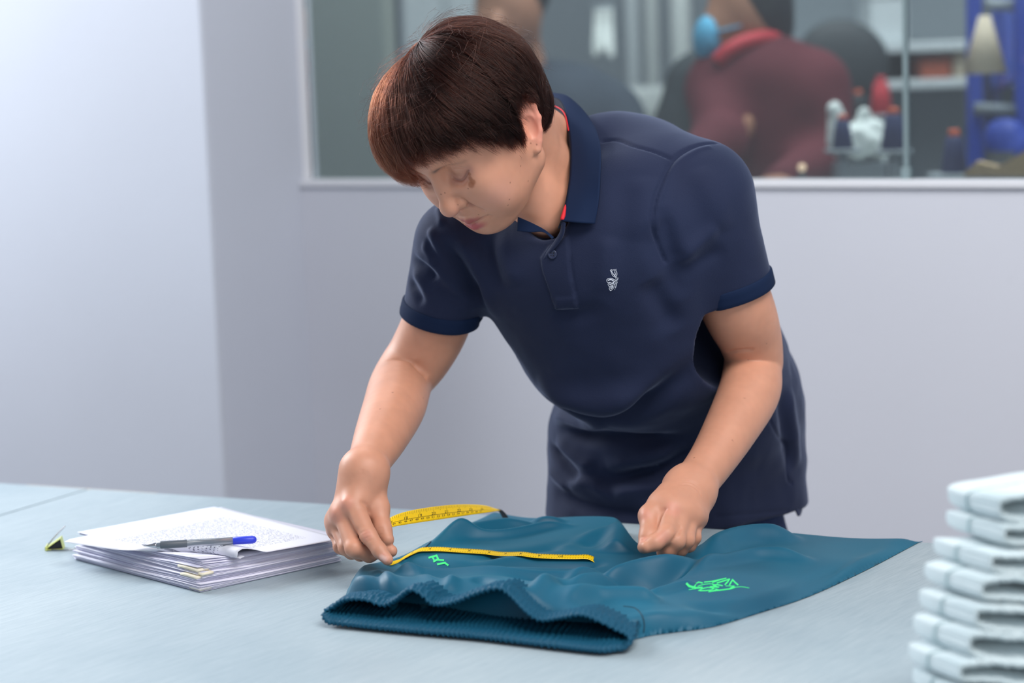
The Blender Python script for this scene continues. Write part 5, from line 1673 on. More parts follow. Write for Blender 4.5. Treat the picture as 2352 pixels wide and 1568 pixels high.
def tape_text(txt, s_, wmid, h_):
    """numeral upright on the tape: h_ = height as a share of the width"""
    V_, F_ = text_tris(txt)
    hw = np.linalg.norm(on_tape(s_, 1) - on_tape(s_, 0)) * h_ / 0.7
    vs = [bmk.verts.new(Vector(on_tape(s_ + x * hw, wmid + h_ / 2 - y / 0.7 * h_))) for x, y, _ in V_]
    for f in F_:
        try: bmk.faces.new([vs[i] for i in f])
        except ValueError: pass
for k in range(-1, 7):
    s_ = i18 + k * sp
    if S0 < s_ < SE - 0.004: tape_text(str(18 + k), s_, 0.475, 0.20)
for k in range(-3, 16):
    s_ = i18 + k * sp / 2.54
    if S0 < s_ < SE - 0.004: tape_text(str(46 + k), s_, 0.73, 0.15)
link('printed_scale', bm_mesh('printed_scale', bmk, recalc=False), M_INK, TAPE)
# the length laid across the trousers
path = [(893, 1277), (930, 1274), (985, 1264), (1040, 1266), (1120, 1274), (1200, 1279), (1290, 1283), (1372, 1283)]
ctr = []
for p_ in catmull([(x, y, 0) for x, y in path], 6):
    h, _n = cast(pb, p_[0], p_[1])
    if h is None: h = onz(p_[0], p_[1], 0.03)
    ctr.append(h)
ctr = np.array(ctr)
ctr[:, 1] = np.convolve(np.pad(ctr[:, 1], 3, 'edge'), np.ones(7) / 7, 'valid')
zt = []
for c_ in ctr:
    h = pb.ray_cast(Vector((c_[0], c_[1], 2)), Vector((0, 0, -1)))
    zt.append(h[0].z if h[0] is not None else TABLE_Z + 0.01)
zt = np.array(zt)
for _ in range(3): zt = np.maximum(zt, np.convolve(np.pad(zt, 2, 'edge'), np.ones(5) / 5, 'valid'))
ctr[:, 2] = zt + 0.0016
ctr[-3:, 2] -= 0.006 * np.linspace(0, 1, 3)                 # slips under the fold by her left hand
wd = nrm([0.12, 0.72, 0.10]) * 0.0085
A2, B2 = ribbon_mesh('laid_length', ctr[::2] + wd, ctr[::2] - wd + np.array([0, 0, 0.0012]), M_TAPE, 4)
bmk = bmesh.new()
A, Bt = A2, B2
arcA = np.concatenate([[0], np.cumsum(np.linalg.norm(np.diff((A + Bt) / 2, axis=0), axis=1))])
on_tape_up = on_tape
def on_tape(s_, w_, lift=0.0005):
    return on_tape_up(s_, w_, 0.0) + np.array([0, 0, 0.0006])
for k in range(int(arcA[-1] / 0.0032)):
    quad_tape(k * 0.0032, k * 0.0032 + 0.0005, 0.05, 0.45 if k % 8 == 0 else 0.28)
    quad_tape(k * 0.0032 + 0.001, k * 0.0032 + 0.0014, 0.75, 0.95)
for k in range(1, int(arcA[-1] / 0.0254)):
    tape_text(str(k), k * 0.0254, 0.5, 0.28)
link('printed_scale', bm_mesh('printed_scale', bmk, recalc=False), M_INK, TAPE)

# ------------------------------------------------------------------ pile of folded fleece trousers at the right
M_FLEECE = mat('pale_mint_fleece', srgb(206, 222, 227), 0.95, spec=0.15); t = NT(M_FLEECE)
t.b.inputs['Sheen Weight'].default_value = 0.4; t.b.inputs['Sheen Roughness'].default_value = 0.6
t.bump(t.noise(t.coords(), 420, 4, 0.7), 0.35, 0.0015)
M_FSEAM = mat('mint_seam', srgb(172, 196, 202), 0.9)
names = [('bottommost', 'resting on the table'), ('second from the bottom', 'in the folded stack'), ('third from the bottom', 'in the folded stack'), ('fourth from the bottom', 'in the folded stack'),
         ('fifth', 'below the middle gap'), ('sixth', ''), ('', ''), ('', ''), ('', '')]
labels = ['pale mint fleece trousers, bottommost of the folded stack at right', 'pale mint fleece trousers, eighth from the top of the folded stack',
          'pale mint fleece trousers, seventh from the top of the folded stack', 'pale mint fleece trousers, sixth from the top of the folded stack',
          'pale mint fleece trousers, fifth from the top of the folded stack', 'pale mint fleece trousers, fourth from the top of the folded stack',
          'pale mint fleece trousers, third from the top with a wide open waist', 'pale mint fleece trousers, second from the top with a dark gap beneath',
          'pale mint fleece trousers, topmost of the folded stack at right']
# left end of each opening as seen in the photograph (px), bottom to top, and how far the body reaches left of it (m)
ends = [(2200, 1672, .050), (2205, 1612, .050), (2200, 1553, .046), (2221, 1500, .048), (2236, 1440, .048), (2250, 1384, .048), (2272, 1337, .048), (2302, 1244, .052), (2290, 1150, .056)]
DST = 1.96
rf = random.Random(5)
for i, (ex_, ey_, reach) in enumerate(ends):
    e_l = C(ex_, ey_, DST + 0.002 * i)
    zc = TABLE_Z + 0.0128 + 0.0242 * i - (0.004 if i == 8 else 0)
    e_l[2] = zc
    dirx = nrm([0.96, -0.26 + rf.uniform(-.05, .05), -0.055 - 0.02 * (i > 4)])       # along the opening, to the right and a little nearer
    if i == 8: dirx = nrm([0.96, -0.24, 0.11])
    back = nrm([-0.30 + rf.uniform(-.06, .06), 0.93, 0.0])
    upv = nrm(np.cross(dirx, back)); upv = upv if upv[2] > 0 else -upv
    a_, b_ = 0.115, 0.0124
    cen_ = e_l + dirx * a_
    root = empty('folded_trousers', tuple(cen_), labels[i], 'trousers', 'folded fleece trousers in the stack')
    n_ = 260; V_ = []; F_ = []
    th = np.linspace(0, 2 * np.pi, n_, endpoint=False)
    sg = lambda x, p: np.sign(x) * np.abs(x) ** p
    cx, cy = sg(np.cos(th), 0.38), sg(np.sin(th), 0.42)
    k1, k2 = rf.uniform(0, 6), rf.uniform(0, 6)
    sag = 0.0030 * np.sin(th * 2 + k1) * np.abs(np.sin(th)) + 0.0022 * np.sin(cx * 7 + k2) * np.abs(cy)
    #       depth, width scale, height scale, ruffle
    prof = [(0.092, 0.90, 0.03, 0), (0.091, 0.93, 0.45, 0), (0.086, 0.965, 0.80, 0), (0.076, 1.0, 1.0, 0), (0.060, 1.02, 1.08, .03), (0.050, 1.025, 1.07, .05), (0.044, 1.02, 1.02, .12), (0.0405, 1.012, 0.95, .2), (0.037, 1.015, 1.02, .4), (0.026, 1.01, 1.04, .8),
            (0.012, 1.0, 1.02, 1), (0.003, 0.99, 0.98, 1.1), (0.0, 0.975, 0.84, 1.1), (0.003, 0.955, 0.62, 1), (0.014, 0.945, 0.50, .9), (0.03, 0.93, 0.36, .6), (0.06, 0.90, 0.22, .3), (0.10, 0.80, 0.05, 0)]
    for (dd, sx, sy, rfl) in prof:
        ruf = rfl * 0.0013 * np.sin(th * n_ / 5.2 + 3 * np.sin(th * 3)) + rfl * 0.0006 * np.sin(th * 23 + k1)
        sw = reach * 0.30 * smoothstep(0.0, 0.07, dd)
        p = cen_ + back * dd + dirx * ((a_ * sx) * cx + ruf * 0.5 * cx)[:, None] + upv * ((b_ * sy) * cy + ruf * np.sign(cy) * 0.8 + sag * min(1, sy + .2))[:, None] - dirx * sw * (0.5 - 0.5 * cx)[:, None] * 0.6
        V_.append(p)
    for q_ in range(len(prof) - 1):
        for j in range(n_):
            j2 = (j + 1) % n_
            F_.append((q_ * n_ + j, q_ * n_ + j2, (q_ + 1) * n_ + j2, (q_ + 1) * n_ + j))
    VV = np.vstack(V_); VV[:, 2] = np.maximum(VV[:, 2], TABLE_Z + 0.0006)
    link('fleece_body', npmesh('fleece_body', VV, np.array(F_)), M_FLEECE, root)
    sm = V_[7] + (V_[7] - cen_ - back * prof[7][0]) * 0.012
    V2, F2 = tube(sm[::2], 0.0011, 6, closed=True)
    link('waist_seam', polymesh('waist_seam', V2, F2), M_FSEAM, root)
# ------------------------------------------------------------------ the workshop behind the glass
M_BW = wall_material('workshop_wall', srgb(150, 158, 164), 0.2)
cW = C(1600, 200, 8.2)
bm = bmesh.new(); box_bm(bm, (cW[0] - 0.2, cW[1] + 0.06, 1.7), (9.0, 0.12, 3.4), Matrix.Rotation(math.radians(-12), 3, 'Z'))
o = link('wall_workshop', bm_mesh('wall_workshop', bm), M_BW); o['kind'] = 'structure'
def gbox(name, c, s, m, parent=None, rz=0.0, bevel=0.004):
    bm = bmesh.new(); box_bm(bm, c, s, Matrix.Rotation(rz, 3, 'Z'), bevel)
    return link(name, bm_mesh(name, bm), m, parent)
def tub(name, pts, r, m, parent=None, n=12, per=6):
    P = catmull(pts, per) if len(pts) > 2 else np.array(pts)
    V_, F_ = tube(P, r, n)
    return link(name, polymesh(name, V_, F_), m, parent)
def lat(name, prof, o_, m, parent=None, n=28, frame=None):
    V_, F_ = lathe(prof, n, frame, o_)
    return link(name, polymesh(name, V_, F_), m, parent)
def sdfmesh(name, build, h, m, parent=None, noise=0, fr=30):
    Q = Field(); build(Q)
    V_, F_ = Q.mesh(h, project=1)
    if noise: V_ = V_ + vnormals(V_, F_) * (noise * hash_noise(V_ * fr, 6))[:, None]
    return link(name, npmesh(name, V_, F_), m, parent)
YAW = math.atan2(WU[1], WU[0])
MB = {k: mat('workshop_' + k, srgb(*c), r) for k, c, r in (
    ('panel', (152, 160, 152), .5), ('pale', (196, 202, 204), .5), ('white', (226, 230, 226), .35), ('grey', (120, 128, 134), .5), ('dark', (44, 50, 54), .6), ('navy', (44, 54, 100), .6),
    ('orange', (214, 92, 52), .6), ('blue', (40, 72, 178), .5), ('steel', (160, 168, 172), .35), ('red', (190, 40, 52), .6), ('kraft', (176, 152, 116), .8), ('orangebox', (186, 92, 62), .6),
    ('bagwhite', (222, 228, 224), .5), ('beige', (206, 190, 166), .7), ('cloth', (62, 86, 170), .8))}
# tall partition cabinet and pale cupboard at the left of the window
def on_floor_box(name, px0, px1, ytop, d, depth, m, label, cat):
    a, b = C(px0, ytop, d), C(px1, ytop, d)
    c = (a + b) / 2; w = np.linalg.norm((b - a)[:2]); ztop = c[2]
    root = empty(name, (c[0], c[1] + depth / 2, 0), label, cat)
    gbox('carcass', (c[0], c[1] + depth / 2, ztop / 2), (w, depth, ztop), m, root)
    return root, c, w, ztop
r_, c_, w_b, zt_ = on_floor_box('partition_cabinet', 560, 868, -420, 4.75, 0.4, MB['panel'], 'plain grey-green cabinet behind the left end of the window', 'cabinet')
gbox('door', (c_[0] + 0.0, c_[1] - 0.008, zt_ / 2), (w_b * 0.96, 0.016, zt_ * 0.96), MB['panel'], r_)
r_, c_, w_b, zt_ = on_floor_box('pale_cupboard', 905, 1110, -350, 7.2, 0.45, MB['pale'], 'pale grey cupboard behind the woman\'s head', 'cupboard')
for s_ in (-1, 1):
    dr = gbox('door', (c_[0] + s_ * w_b / 4, c_[1] - 0.010, zt_ / 2), (w_b / 2 - 0.012, 0.02, zt_ * 0.95), MB['pale'], r_)
    gbox('handle', (c_[0] + s_ * 0.03, c_[1] - 0.028, 1.45), (0.012, 0.02, 0.14), MB['steel'], dr)
# posts of the overhead rail
for (px, d, m, w, lab) in ((1455, 7.15, 'pale', .040, 'pale steel post left of the white-topped pipe'), (1500, 7.4, 'white', .047, 'white upright pipe beside the masked worker'), (1566, 7.25, 'white', .068, 'broad white post just left of the masked worker'), (2232, 5.3, 'steel', .026, 'thin steel upright of the rack by the blue frame')):
    p = C(px, 200, d)
    root = empty('steel_post', (p[0], p[1], 0), lab, 'post')
    lat('pole', [(w / 2, 0.03), (w / 2, 2.7)], (p[0], p[1], 0), MB[m], root)
    lat('foot_plate', [(w * .8, 0.0), (w * .8, 0.02), (w * .5, 0.035)], (p[0], p[1], 0), MB['steel'], root)
# high rail with hanging white cloth
# sewing tables and machines
M_TBL = mat('sewing_table_top', srgb(196, 202, 200), 0.4)
def sewing_table(px, d, w, dep, label, ztop=0.98, rz=0.0):
    p = C(px, 400, d)
    root = empty('sewing_table', (p[0], p[1], 0), label, 'table')
    gbox('table_top', (p[0], p[1], ztop - 0.02), (w, dep, 0.04), M_TBL, root, rz)
    for sx in (-1, 1):
        for sy in (-1, 1):
            q = np.array([sx * (w / 2 - 0.06), sy * (dep / 2 - 0.06)])
            q = np.array([q[0] * math.cos(rz) - q[1] * math.sin(rz), q[0] * math.sin(rz) + q[1] * math.cos(rz)])
            gbox('leg', (p[0] + q[0], p[1] + q[1], (ztop - 0.04) / 2), (0.045, 0.045, ztop - 0.04), MB['grey'], root)
    return p, ztop
def sewing_machine(x, y, z, s, rz, label, col='white'):
    root = empty('sewing_machine', (x, y, z), label, 'sewing machine', 'sewing machines behind the glass')
    R2 = lambda a, b: (x + (a * math.cos(rz) - b * math.sin(rz)) * s, y + (a * math.sin(rz) + b * math.cos(rz)) * s)
    def bx(name, a, b, c, sa, sb, sc, m, bev=0.012):
        q = R2(a, b); return gbox(name, (q[0], q[1], z + c * s), (sa * s, sb * s, sc * s), m, root, rz, bev * s)
    bx('bed', 0, 0, 0.035, 0.48, 0.17, 0.07, MB[col]); bx('pillar', 0.17, 0, 0.19, 0.11, 0.13, 0.26, MB[col], .02)
    bx('arm', 0.0, 0, 0.29, 0.44, 0.11, 0.10, MB[col], .025); bx('head', -0.19, 0, 0.23, 0.08, 0.10, 0.18, MB[col], .02)
    q = R2(-0.19, 0); lat('needle_bar', [(0.006 * s, 0.07 * s), (0.006 * s, 0.15 * s)], (q[0], q[1], z), MB['steel'], root, 10)
    q = R2(0.235, 0); fr = np.array([[0, 0, 1.0], [-math.sin(rz), math.cos(rz), 0], [math.cos(rz), math.sin(rz), 0]])
    lat('hand_wheel', [(0.02 * s, 0), (0.065 * s, 0.004 * s), (0.07 * s, 0.02 * s), (0.05 * s, 0.034 * s), (0.015 * s, 0.038 * s)], (q[0], q[1], z + 0.26 * s), MB['dark'], root, 24, fr)
p, z_ = sewing_table(1310, 6.65, 1.0, 0.5, 'sewing table behind the grey-blue worker', 1.02)
sewing_machine(p[0] - 0.20, p[1], z_, 1.15, 0.1, 'white sewing machine left of the grey-blue worker\'s shoulder')
sewing_machine(p[0] + 0.34, p[1] + 0.0, z_, 0.95, 0.4, 'white sewing machine between the two workers')
p2, z2 = sewing_table(2140, 6.75, 0.9, 0.5, 'long sewing table behind the masked worker', 1.00, -0.15)
sewing_machine(p2[0] + 0.10, p2[1] + 0.02, z2, 1.5, 0.2, 'white sewing machine just right of the glass joint', 'pale')
p3, z3 = sewing_table(2190, 4.30, 0.52, 0.32, 'pale table right behind the window sill at the right', 1.165, YAW)
# hanging white sheet among the machines
def hanging(name, px, py0, py1, w, d, m, label, cat, sw=0.02):
    top, bot = C(px, py0, d), C(px, py1, d)
    n, k = 24, 16; V_ = []; F_ = []
    for i in range(k + 1):
        for j in range(n + 1):
            t_, u = i / k, j / n - 0.5
            p_ = top + (bot - top) * t_
            V_.append((p_[0] + u * w * (1 + 0.15 * t_), p_[1] + sw * math.sin(u * 14) * (0.4 + 0.6 * t_) + 0.006 * math.sin(5 * t_), p_[2] + 0.012 * math.cos(u * 9) * t_))
    for i in range(k):
        for j in range(n):
            F_.append((i * (n + 1) + j, i * (n + 1) + j + 1, (i + 1) * (n + 1) + j + 1, (i + 1) * (n + 1) + j))
    root = empty(name, tuple(top), label, cat)
    o_ = link('cloth', npmesh('cloth', V_, np.array(F_)), m, root)
    md_ = o_.modifiers.new('thickness', 'SOLIDIFY'); md_.thickness = 0.004
    tub('hanger_rod', [top + [-w * 0.6, 0, 0.006], top + [w * 0.6, 0, 0.006]], 0.007, MB['steel'], root)
    tub('hanger_cord', [top + [0, 0, 0.006], [top[0], top[1], 2.7]], 0.003, MB['steel'], root, 6)
    return root
hanging('hanging_cloth', 1385, 22, 124, .050, 5.9, MB['white'], 'white cloth hanging above the sewing machines', 'cloth', .008)
hanging('hanging_cloth', 2330, -60, 200, .10, 4.9, MB['cloth'], 'bright blue cloth hanging at the right edge of the window', 'cloth')
hanging('hanging_cloth', 2268, 130, 420, .06, 5.0, MB['navy'], 'dark navy cloth hanging beside the blue rack frame', 'cloth')
# workers
def worker(root_px, d, label, parts):
    p = C(root_px[0], root_px[1], d)
    return empty('person', (p[0], p[1], 0), label, 'person')
M_BSK = mat('worker_skin', srgb(168, 118, 92), 0.6); M_BHAIR = mat('worker_black_hair', srgb(34, 36, 40), 0.6)
M_MAROON = mat('maroon_top', srgb(88, 8, 26), 0.85); M_GBLUE = mat('grey_blue_top', srgb(52, 62, 74), 0.85); M_MASK = mat('blue_face_mask', srgb(88, 170, 206), 0.7)
M_TROU = mat('worker_dark_trousers', srgb(40, 42, 50), 0.85)
D1 = 4.72
W1 = worker((1750, 300), D1, 'worker behind the glass in a maroon top and blue face mask', None)
hc1 = C(1708, 28, D1)
def b_(Q):
    Q.el(hc1, (0.078, 0.092, 0.108), k=0.02); Q.el(hc1 + [-0.045, -0.02, -0.045], (0.052, 0.058, 0.066), k=0.02)
    Q.rc(hc1 + [-0.088, -0.03, -0.022], hc1 + [-0.098, -0.035, -0.048], 0.010, 0.013, k=0.012)
    Q.rc(hc1 + [0.0, 0, -0.06], C(1735, 150, D1), 0.052, 0.056, k=0.02)
    Q.rc(C(1735, 150, D1), C(1745, 230, D1), 0.05, 0.06, k=0.02)
    for (a, b) in ((C(1650, 330, D1 - .18), C(1560, 385, D1 - .28)), (C(1890, 360, D1 - .05), C(1800, 420, D1 - .25))):
        Q.rc(a, b, 0.042, 0.03, k=0.02)
        Q.rc(C(1745, 230, D1), a, 0.045, 0.04, k=0.02)
        dr = nrm(b - a); Q.el(b + dr * 0.05, (0.045, 0.045, 0.028), k=0.02)
        for f in range(4): Q.rc(b + dr * 0.07 + np.array([0.014 * (f - 1.5), 0, 0]), b + dr * 0.13 + np.array([0.016 * (f - 1.5), -0.01, -0.02]), 0.009, 0.007, k=0.004)
        Q.rc(b + dr * 0.03 + [0.03, 0, 0], b + dr * 0.08 + [0.05, -0.02, 0], 0.011, 0.008, k=0.006)
sdfmesh('body', b_, 0.007, M_BSK, W1)
def b_(Q):
    Q.el(hc1 + [0.018, 0.012, 0.022], (0.092, 0.104, 0.108), k=0.02); Q.el(hc1 + [0.05, 0.03, -0.03], (0.062, 0.068, 0.070), k=0.02)
    Q.el(hc1 + [-0.100, -0.075, -0.075], (0.075, 0.095, 0.062), k=0.015, mode='s')
sdfmesh('hair', b_, 0.007, M_BHAIR, W1, .002, 60)
def b_(Q):
    Q.el(hc1 + [-0.080, -0.032, -0.055], (0.034, 0.052, 0.052), k=0.01)
sdfmesh('face_mask', b_, 0.006, M_MASK, W1, .0012, 70)
tub('mask_strap', [hc1 + [-0.07, -0.08, -0.04], hc1 + [-0.02, -0.085, -0.03], hc1 + [0.02, -0.08, -0.015]], 0.003, M_MASK, W1, 6)
def b_(Q):
    Q.rc(C(1680, 200, D1 + .03), C(1860, 205, D1 + .02), 0.085, 0.085, k=0.06); Q.rc(C(1740, 210, D1), C(1760, 600, D1 + .05), 0.125, 0.135, k=0.06)
    Q.rc(C(1820, 260, D1 + .02), C(1830, 600, D1 + .05), 0.11, 0.13, k=0.06)
    Q.rc(C(1655, 205, D1 - .02), C(1650, 330, D1 - .16), 0.068, 0.056, k=0.04); Q.rc(C(1865, 210, D1), C(1895, 350, D1 - .04), 0.070, 0.060, k=0.04)
_bt = b_
def b_(Q):
    _bt(Q)
    for (a, b) in ((C(1650, 330, D1 - .18), C(1560, 385, D1 - .28)), (C(1890, 360, D1 - .05), C(1800, 420, D1 - .25))):
        Q.rc(a, b, 0.056, 0.044, k=0.03)  # sleeves extended over the forearms to stand in for their shade
sdfmesh('maroon_top', b_, 0.010, M_MAROON, W1, .005, 14)
tub('collar', [C(1648, 140, D1 - .09), C(1680, 112, D1 - .10), C(1725, 92, D1 - .09), C(1775, 88, D1 - .05), C(1800, 112, D1 + .02)], 0.017, MB['red'], W1)
def legs(root, c, m):
    def b_(Q):
        for s_ in (-1, 1):
            a = np.array([c[0] + s_ * 0.075, c[1], 0.86]); Q.chain([a, a + [0, -0.02, -0.42], a + [0, 0.02, -0.78]], [0.10, 0.075, 0.055], k=0.03)
        Q.rc([c[0] - .07, c[1], .88], [c[0] + .07, c[1], .88], .11, .11, k=.05)
    sdfmesh('trousers', b_, 0.016, m, root)
    for s_ in (-1, 1):
        def b2(Q):
            a = np.array([c[0] + s_ * 0.08, c[1], 0.04]); Q.rc(a, a + [0, -0.16, -0.006], 0.04, 0.034, k=0.02); Q.rc(a, a + [0, 0.02, 0.05], .042, .045, k=.02)
        sdfmesh('shoe', b2, 0.012, MB['dark'], root)
legs(W1, C(1790, 600, D1 + .05), M_TROU)
D2 = 5.25
W2 = worker((1340, 300), D2, 'worker behind the glass in a grey-blue top, beside the woman\'s head', None)
hc2 = C(1168, 20, D2 - .1)
def b_(Q):
    Q.el(hc2, (0.080, 0.095, 0.112), k=0.02); Q.el(hc2 + [-0.03, -0.045, -0.05], (0.056, 0.052, 0.062), k=0.02); Q.rc(hc2 + [-0.03, -0.10, -0.02], hc2 + [-0.035, -0.11, -0.04], .01, .013, k=.012)
    Q.rc(hc2 + [0.01, 0.02, -0.06], C(1215, 235, D2), 0.058, 0.062, k=0.02)
    for a, b in ((C(1490, 360, D2 - .12), C(1400, 470, D2 - .3)), (C(1170, 380, D2 - .1), C(1160, 480, D2 - .3))):
        Q.rc(C(1215, 235, D2), a, 0.05, 0.045, k=0.02); Q.rc(a, b, 0.042, 0.032, k=0.02)
        dr = nrm(b - a); Q.el(b + dr * 0.05, (0.045, 0.045, 0.028), k=0.02)
        for f in range(4): Q.rc(b + dr * 0.07 + np.array([0.014 * (f - 1.5), 0, 0]), b + dr * 0.13 + np.array([0.016 * (f - 1.5), -0.01, -0.02]), 0.009, 0.007, k=0.004)
        Q.rc(b + dr * 0.03 + [0.03, 0, 0], b + dr * 0.08 + [0.05, -0.02, 0], 0.011, 0.008, k=0.006)
sdfmesh('body', b_, 0.008, M_BSK, W2)
def b_(Q):
    Q.el(hc2 + [0.012, 0.025, 0.045], (0.090, 0.10, 0.095), k=0.02); Q.el(hc2 + [-0.05, -0.09, -0.06], (0.09, 0.085, 0.085), k=0.015, mode='s')
sdfmesh('hair', b_, 0.008, M_BHAIR, W2, .002, 60)
def b_(Q):
    Q.rc(C(1215, 235, D2 + .03), C(1390, 275, D2 + .03), 0.105, 0.085, k=0.06); Q.rc(C(1290, 300, D2), C(1310, 700, D2 + .02), 0.16, 0.16, k=0.06)
    Q.rc(C(1400, 280, D2 + .01), C(1470, 380, D2 - .10), 0.078, 0.062, k=0.04); Q.rc(C(1190, 260, D2), C(1172, 380, D2 - .09), 0.075, 0.06, k=0.04)
sdfmesh('grey_blue_top', b_, 0.010, M_GBLUE, W2, .005, 14)
legs(W2, C(1300, 700, D2 + .02), M_TROU)
# chairs
CH = empty('office_chair', tuple([*C(1935, 150, 5.52)[:2], 0]), 'chair with a rounded black backrest behind the masked worker', 'chair')
cb = C(1936, 142, 5.52)
def rot_y(a): return np.array([[math.cos(a), 0, math.sin(a)], [0, 1, 0], [-math.sin(a), 0, math.cos(a)]])
def b_(Q):
    Q.el(cb, (0.119, 0.036, 0.106), rot_y(-0.35), k=0.02)
sdfmesh('backrest', b_, 0.007, MB['dark'], CH)
tub('back_post', [cb + [0, 0.03, -0.05], cb + [0.0, 0.06, -0.35], np.array([cb[0], cb[1] - 0.10, cb[2] - 0.52])], 0.018, MB['dark'], CH)
gbox('seat', (cb[0], cb[1] - 0.16, cb[2] - 0.50), (0.36, 0.36, 0.07), MB['dark'], CH, 0, .03)
zs = cb[2] - 0.53
lat('gas_column', [(0.03, 0.10), (0.03, zs)], (cb[0], cb[1] - 0.16, 0), MB['steel'], CH)
for k in range(5):
    a = 2 * math.pi * k / 5
    lg = tub('leg', [np.array([cb[0], cb[1] - .16, .11]), np.array([cb[0] + .20 * math.cos(a), cb[1] - .16 + .20 * math.sin(a), .06])], 0.02, MB['dark'], CH)
    lat('caster', [(0.0, .0), (0.02, 0.004), (0.026, 0.025), (0.02, 0.048), (0.0, 0.05)], (cb[0] + .20 * math.cos(a), cb[1] - .16 + .20 * math.sin(a), 0), MB['dark'], lg, 12)
# dark jacket on a rack at the masked worker's left
JR = empty('coat_stand', tuple([*C(1560, 300, 4.95)[:2], 0]), 'dark jacket hung on a stand left of the masked worker', 'coat stand')
def b_(Q):
    Q.rc(C(1585, 190, 4.95), C(1575, 420, 4.95), 0.060, 0.10, k=0.05); Q.rc(C(1560, 280, 4.95), C(1525, 430, 4.95), 0.040, 0.065, k=0.04); Q.rc(C(1610, 150, 4.95), C(1640, 420, 4.95), 0.03, 0.08, k=0.05)
sdfmesh('jacket', b_, 0.009, mat('dark_jacket', srgb(48, 56, 60), .85), JR, .006, 16)
pj = C(1590, 150, 4.97); lat('pole', [(0.16, 0.0), (0.16, 0.02), (0.016, 0.03), (0.016, pj[2] + .02)], (pj[0], pj[1], 0), MB['steel'], JR)
# thread cones on stands
def thread_cone(px, py_b, py_t, d, label, col='navy', tip='orange', base_z=None):
    b = C(px, py_b, d); t_ = C(px, py_t, d); h_ = (t_ - b)[2]
    r = h_ * 0.32
    root = empty('thread_cone', tuple(b), label, 'thread cone', 'thread cones behind the glass')
    lat('yarn', [(r * 0.9, 0.0), (r, h_ * 0.03), (r * 0.62, h_ * 0.80), (r * 0.5, h_ * 0.84)], b, MB[col], root, 20)
    lat('cone_tip', [(r * 0.46, h_ * 0.835), (r * 0.36, h_), (r * 0.30, h_)], b, MB[tip], root, 16)
    return b
bases = [thread_cone(1936, 341, 262, 4.28, 'navy thread cone with orange tip, leftmost by the white bag'), thread_cone(2053, 343, 246, 4.24, 'navy thread cone with orange tip left of the glass joint'),
         thread_cone(1972, 272, 206, 4.92, 'dark thread cone with orange tip behind the white bag', 'dark'), thread_cone(2192, 396, 296, 4.18, 'navy thread cone with orange tip right of the glass joint'),
         thread_cone(2024, 262, 175, 5.04, 'dark red thread cone above the other cones', 'red', 'red')]
# the racks they stand on
for i, (b, lab) in enumerate(zip(bases, ('under the leftmost navy cone', 'under the navy cone left of the glass joint', 'under the dark cone', None, 'under the dark red cone'))):
    if lab is None: continue
    root = empty('thread_stand', (b[0], b[1], 0), 'slim steel thread stand ' + lab, 'thread stand')
    lat('plate', [(0.036, b[2] - 0.008), (0.036, b[2] - 0.0005)], (b[0], b[1], 0), MB['steel'], root)
    z0_ = z3 if i in (0, 1) else 0.0; fr_r = 0.04 if i in (0, 1) else 0.055
    lat('pole', [(0.010, z0_ + 0.006), (0.010, b[2] - 0.008)], (b[0], b[1], 0), MB['steel'], root)
    lat('foot', [(fr_r, z0_ + 0.0005), (fr_r, z0_ + 0.006), (0.012, z0_ + 0.010)], (b[0], b[1], 0), MB['dark'], root)
b = bases[3]
# small block lifting the right-hand cone from the table
gb = empty('machine_block', (b[0], b[1], z3), 'low steel block under the navy cone on the pale table', 'block')
gbox('block', (b[0], b[1], (b[2] + z3) / 2), (0.09, 0.09, max(0.004, b[2] - z3 - 0.001)), MB['steel'], gb)
# white plastic bag of spools
BD = 4.42
BG = empty('plastic_bag', tuple(C(1975, 345, BD)), 'crumpled white plastic bag among the thread cones', 'bag')
def b_(Q):
    Q.el(C(1972, 330, BD), (0.058, 0.045, 0.038), k=0.02); Q.el(C(1920, 285, BD), (0.019, 0.03, 0.048), k=0.02); Q.el(C(1985, 285, BD), (0.019, 0.02, 0.034), k=0.02); Q.el(C(2020, 320, BD), (0.028, 0.03, 0.038), k=0.02)
sdfmesh('bag_film', b_, 0.005, MB['bagwhite'], BG, .007, 45)
pbg = C(1972, 371, BD)
BX = empty('spool_tray', (pbg[0], pbg[1], z3), 'grey tray under the crumpled white plastic bag', 'tray')
gbox('tray', (pbg[0], pbg[1], (z3 + pbg[2]) / 2 + .0005), (0.10, 0.07, max(0.004, pbg[2] - z3 - 0.001)), MB['grey'], BX)
# shelf with boxes right of the joint
SHF = C(2150, 200, 5.9)
sr = empty('storage_shelf', (SHF[0], SHF[1], 0), 'grey storage shelf behind the orange box', 'shelf')
for z_k in (0.35, 0.80, C(2140, 178, 5.9)[2], C(2140, 96, 5.9)[2], 2.2):
    gbox('shelf_board', (SHF[0], SHF[1] + .02, z_k - 0.012), (1.1, 0.42, 0.024), MB['pale'], sr)
for sx in (-.53, .53):
    for sy in (-.17, .20):
        gbox('upright', (SHF[0] + sx, SHF[1] + .02 + sy, 1.1), (0.035, 0.035, 2.2), MB['steel'], sr)
gbox('back_panel', (SHF[0], SHF[1] + .235, 1.1), (1.1, 0.012, 2.2), MB['grey'], sr)
def cbox(px0, px1, d, zb, h_, m, label, name='storage_box'):
    a, b = C(px0, 150, d), C(px1, 150, d); w = b[0] - a[0]
    root = empty(name, ((a[0] + b[0]) / 2, a[1], zb), label, 'box')
    gbox('box_body', ((a[0] + b[0]) / 2, a[1], zb + h_ / 2), (w, 0.22, h_), m, root, 0, .006)
    gbox('box_lid', ((a[0] + b[0]) / 2, a[1], zb + h_ + 0.006), (w * 1.03, 0.228, 0.012), m, root, 0, .003)
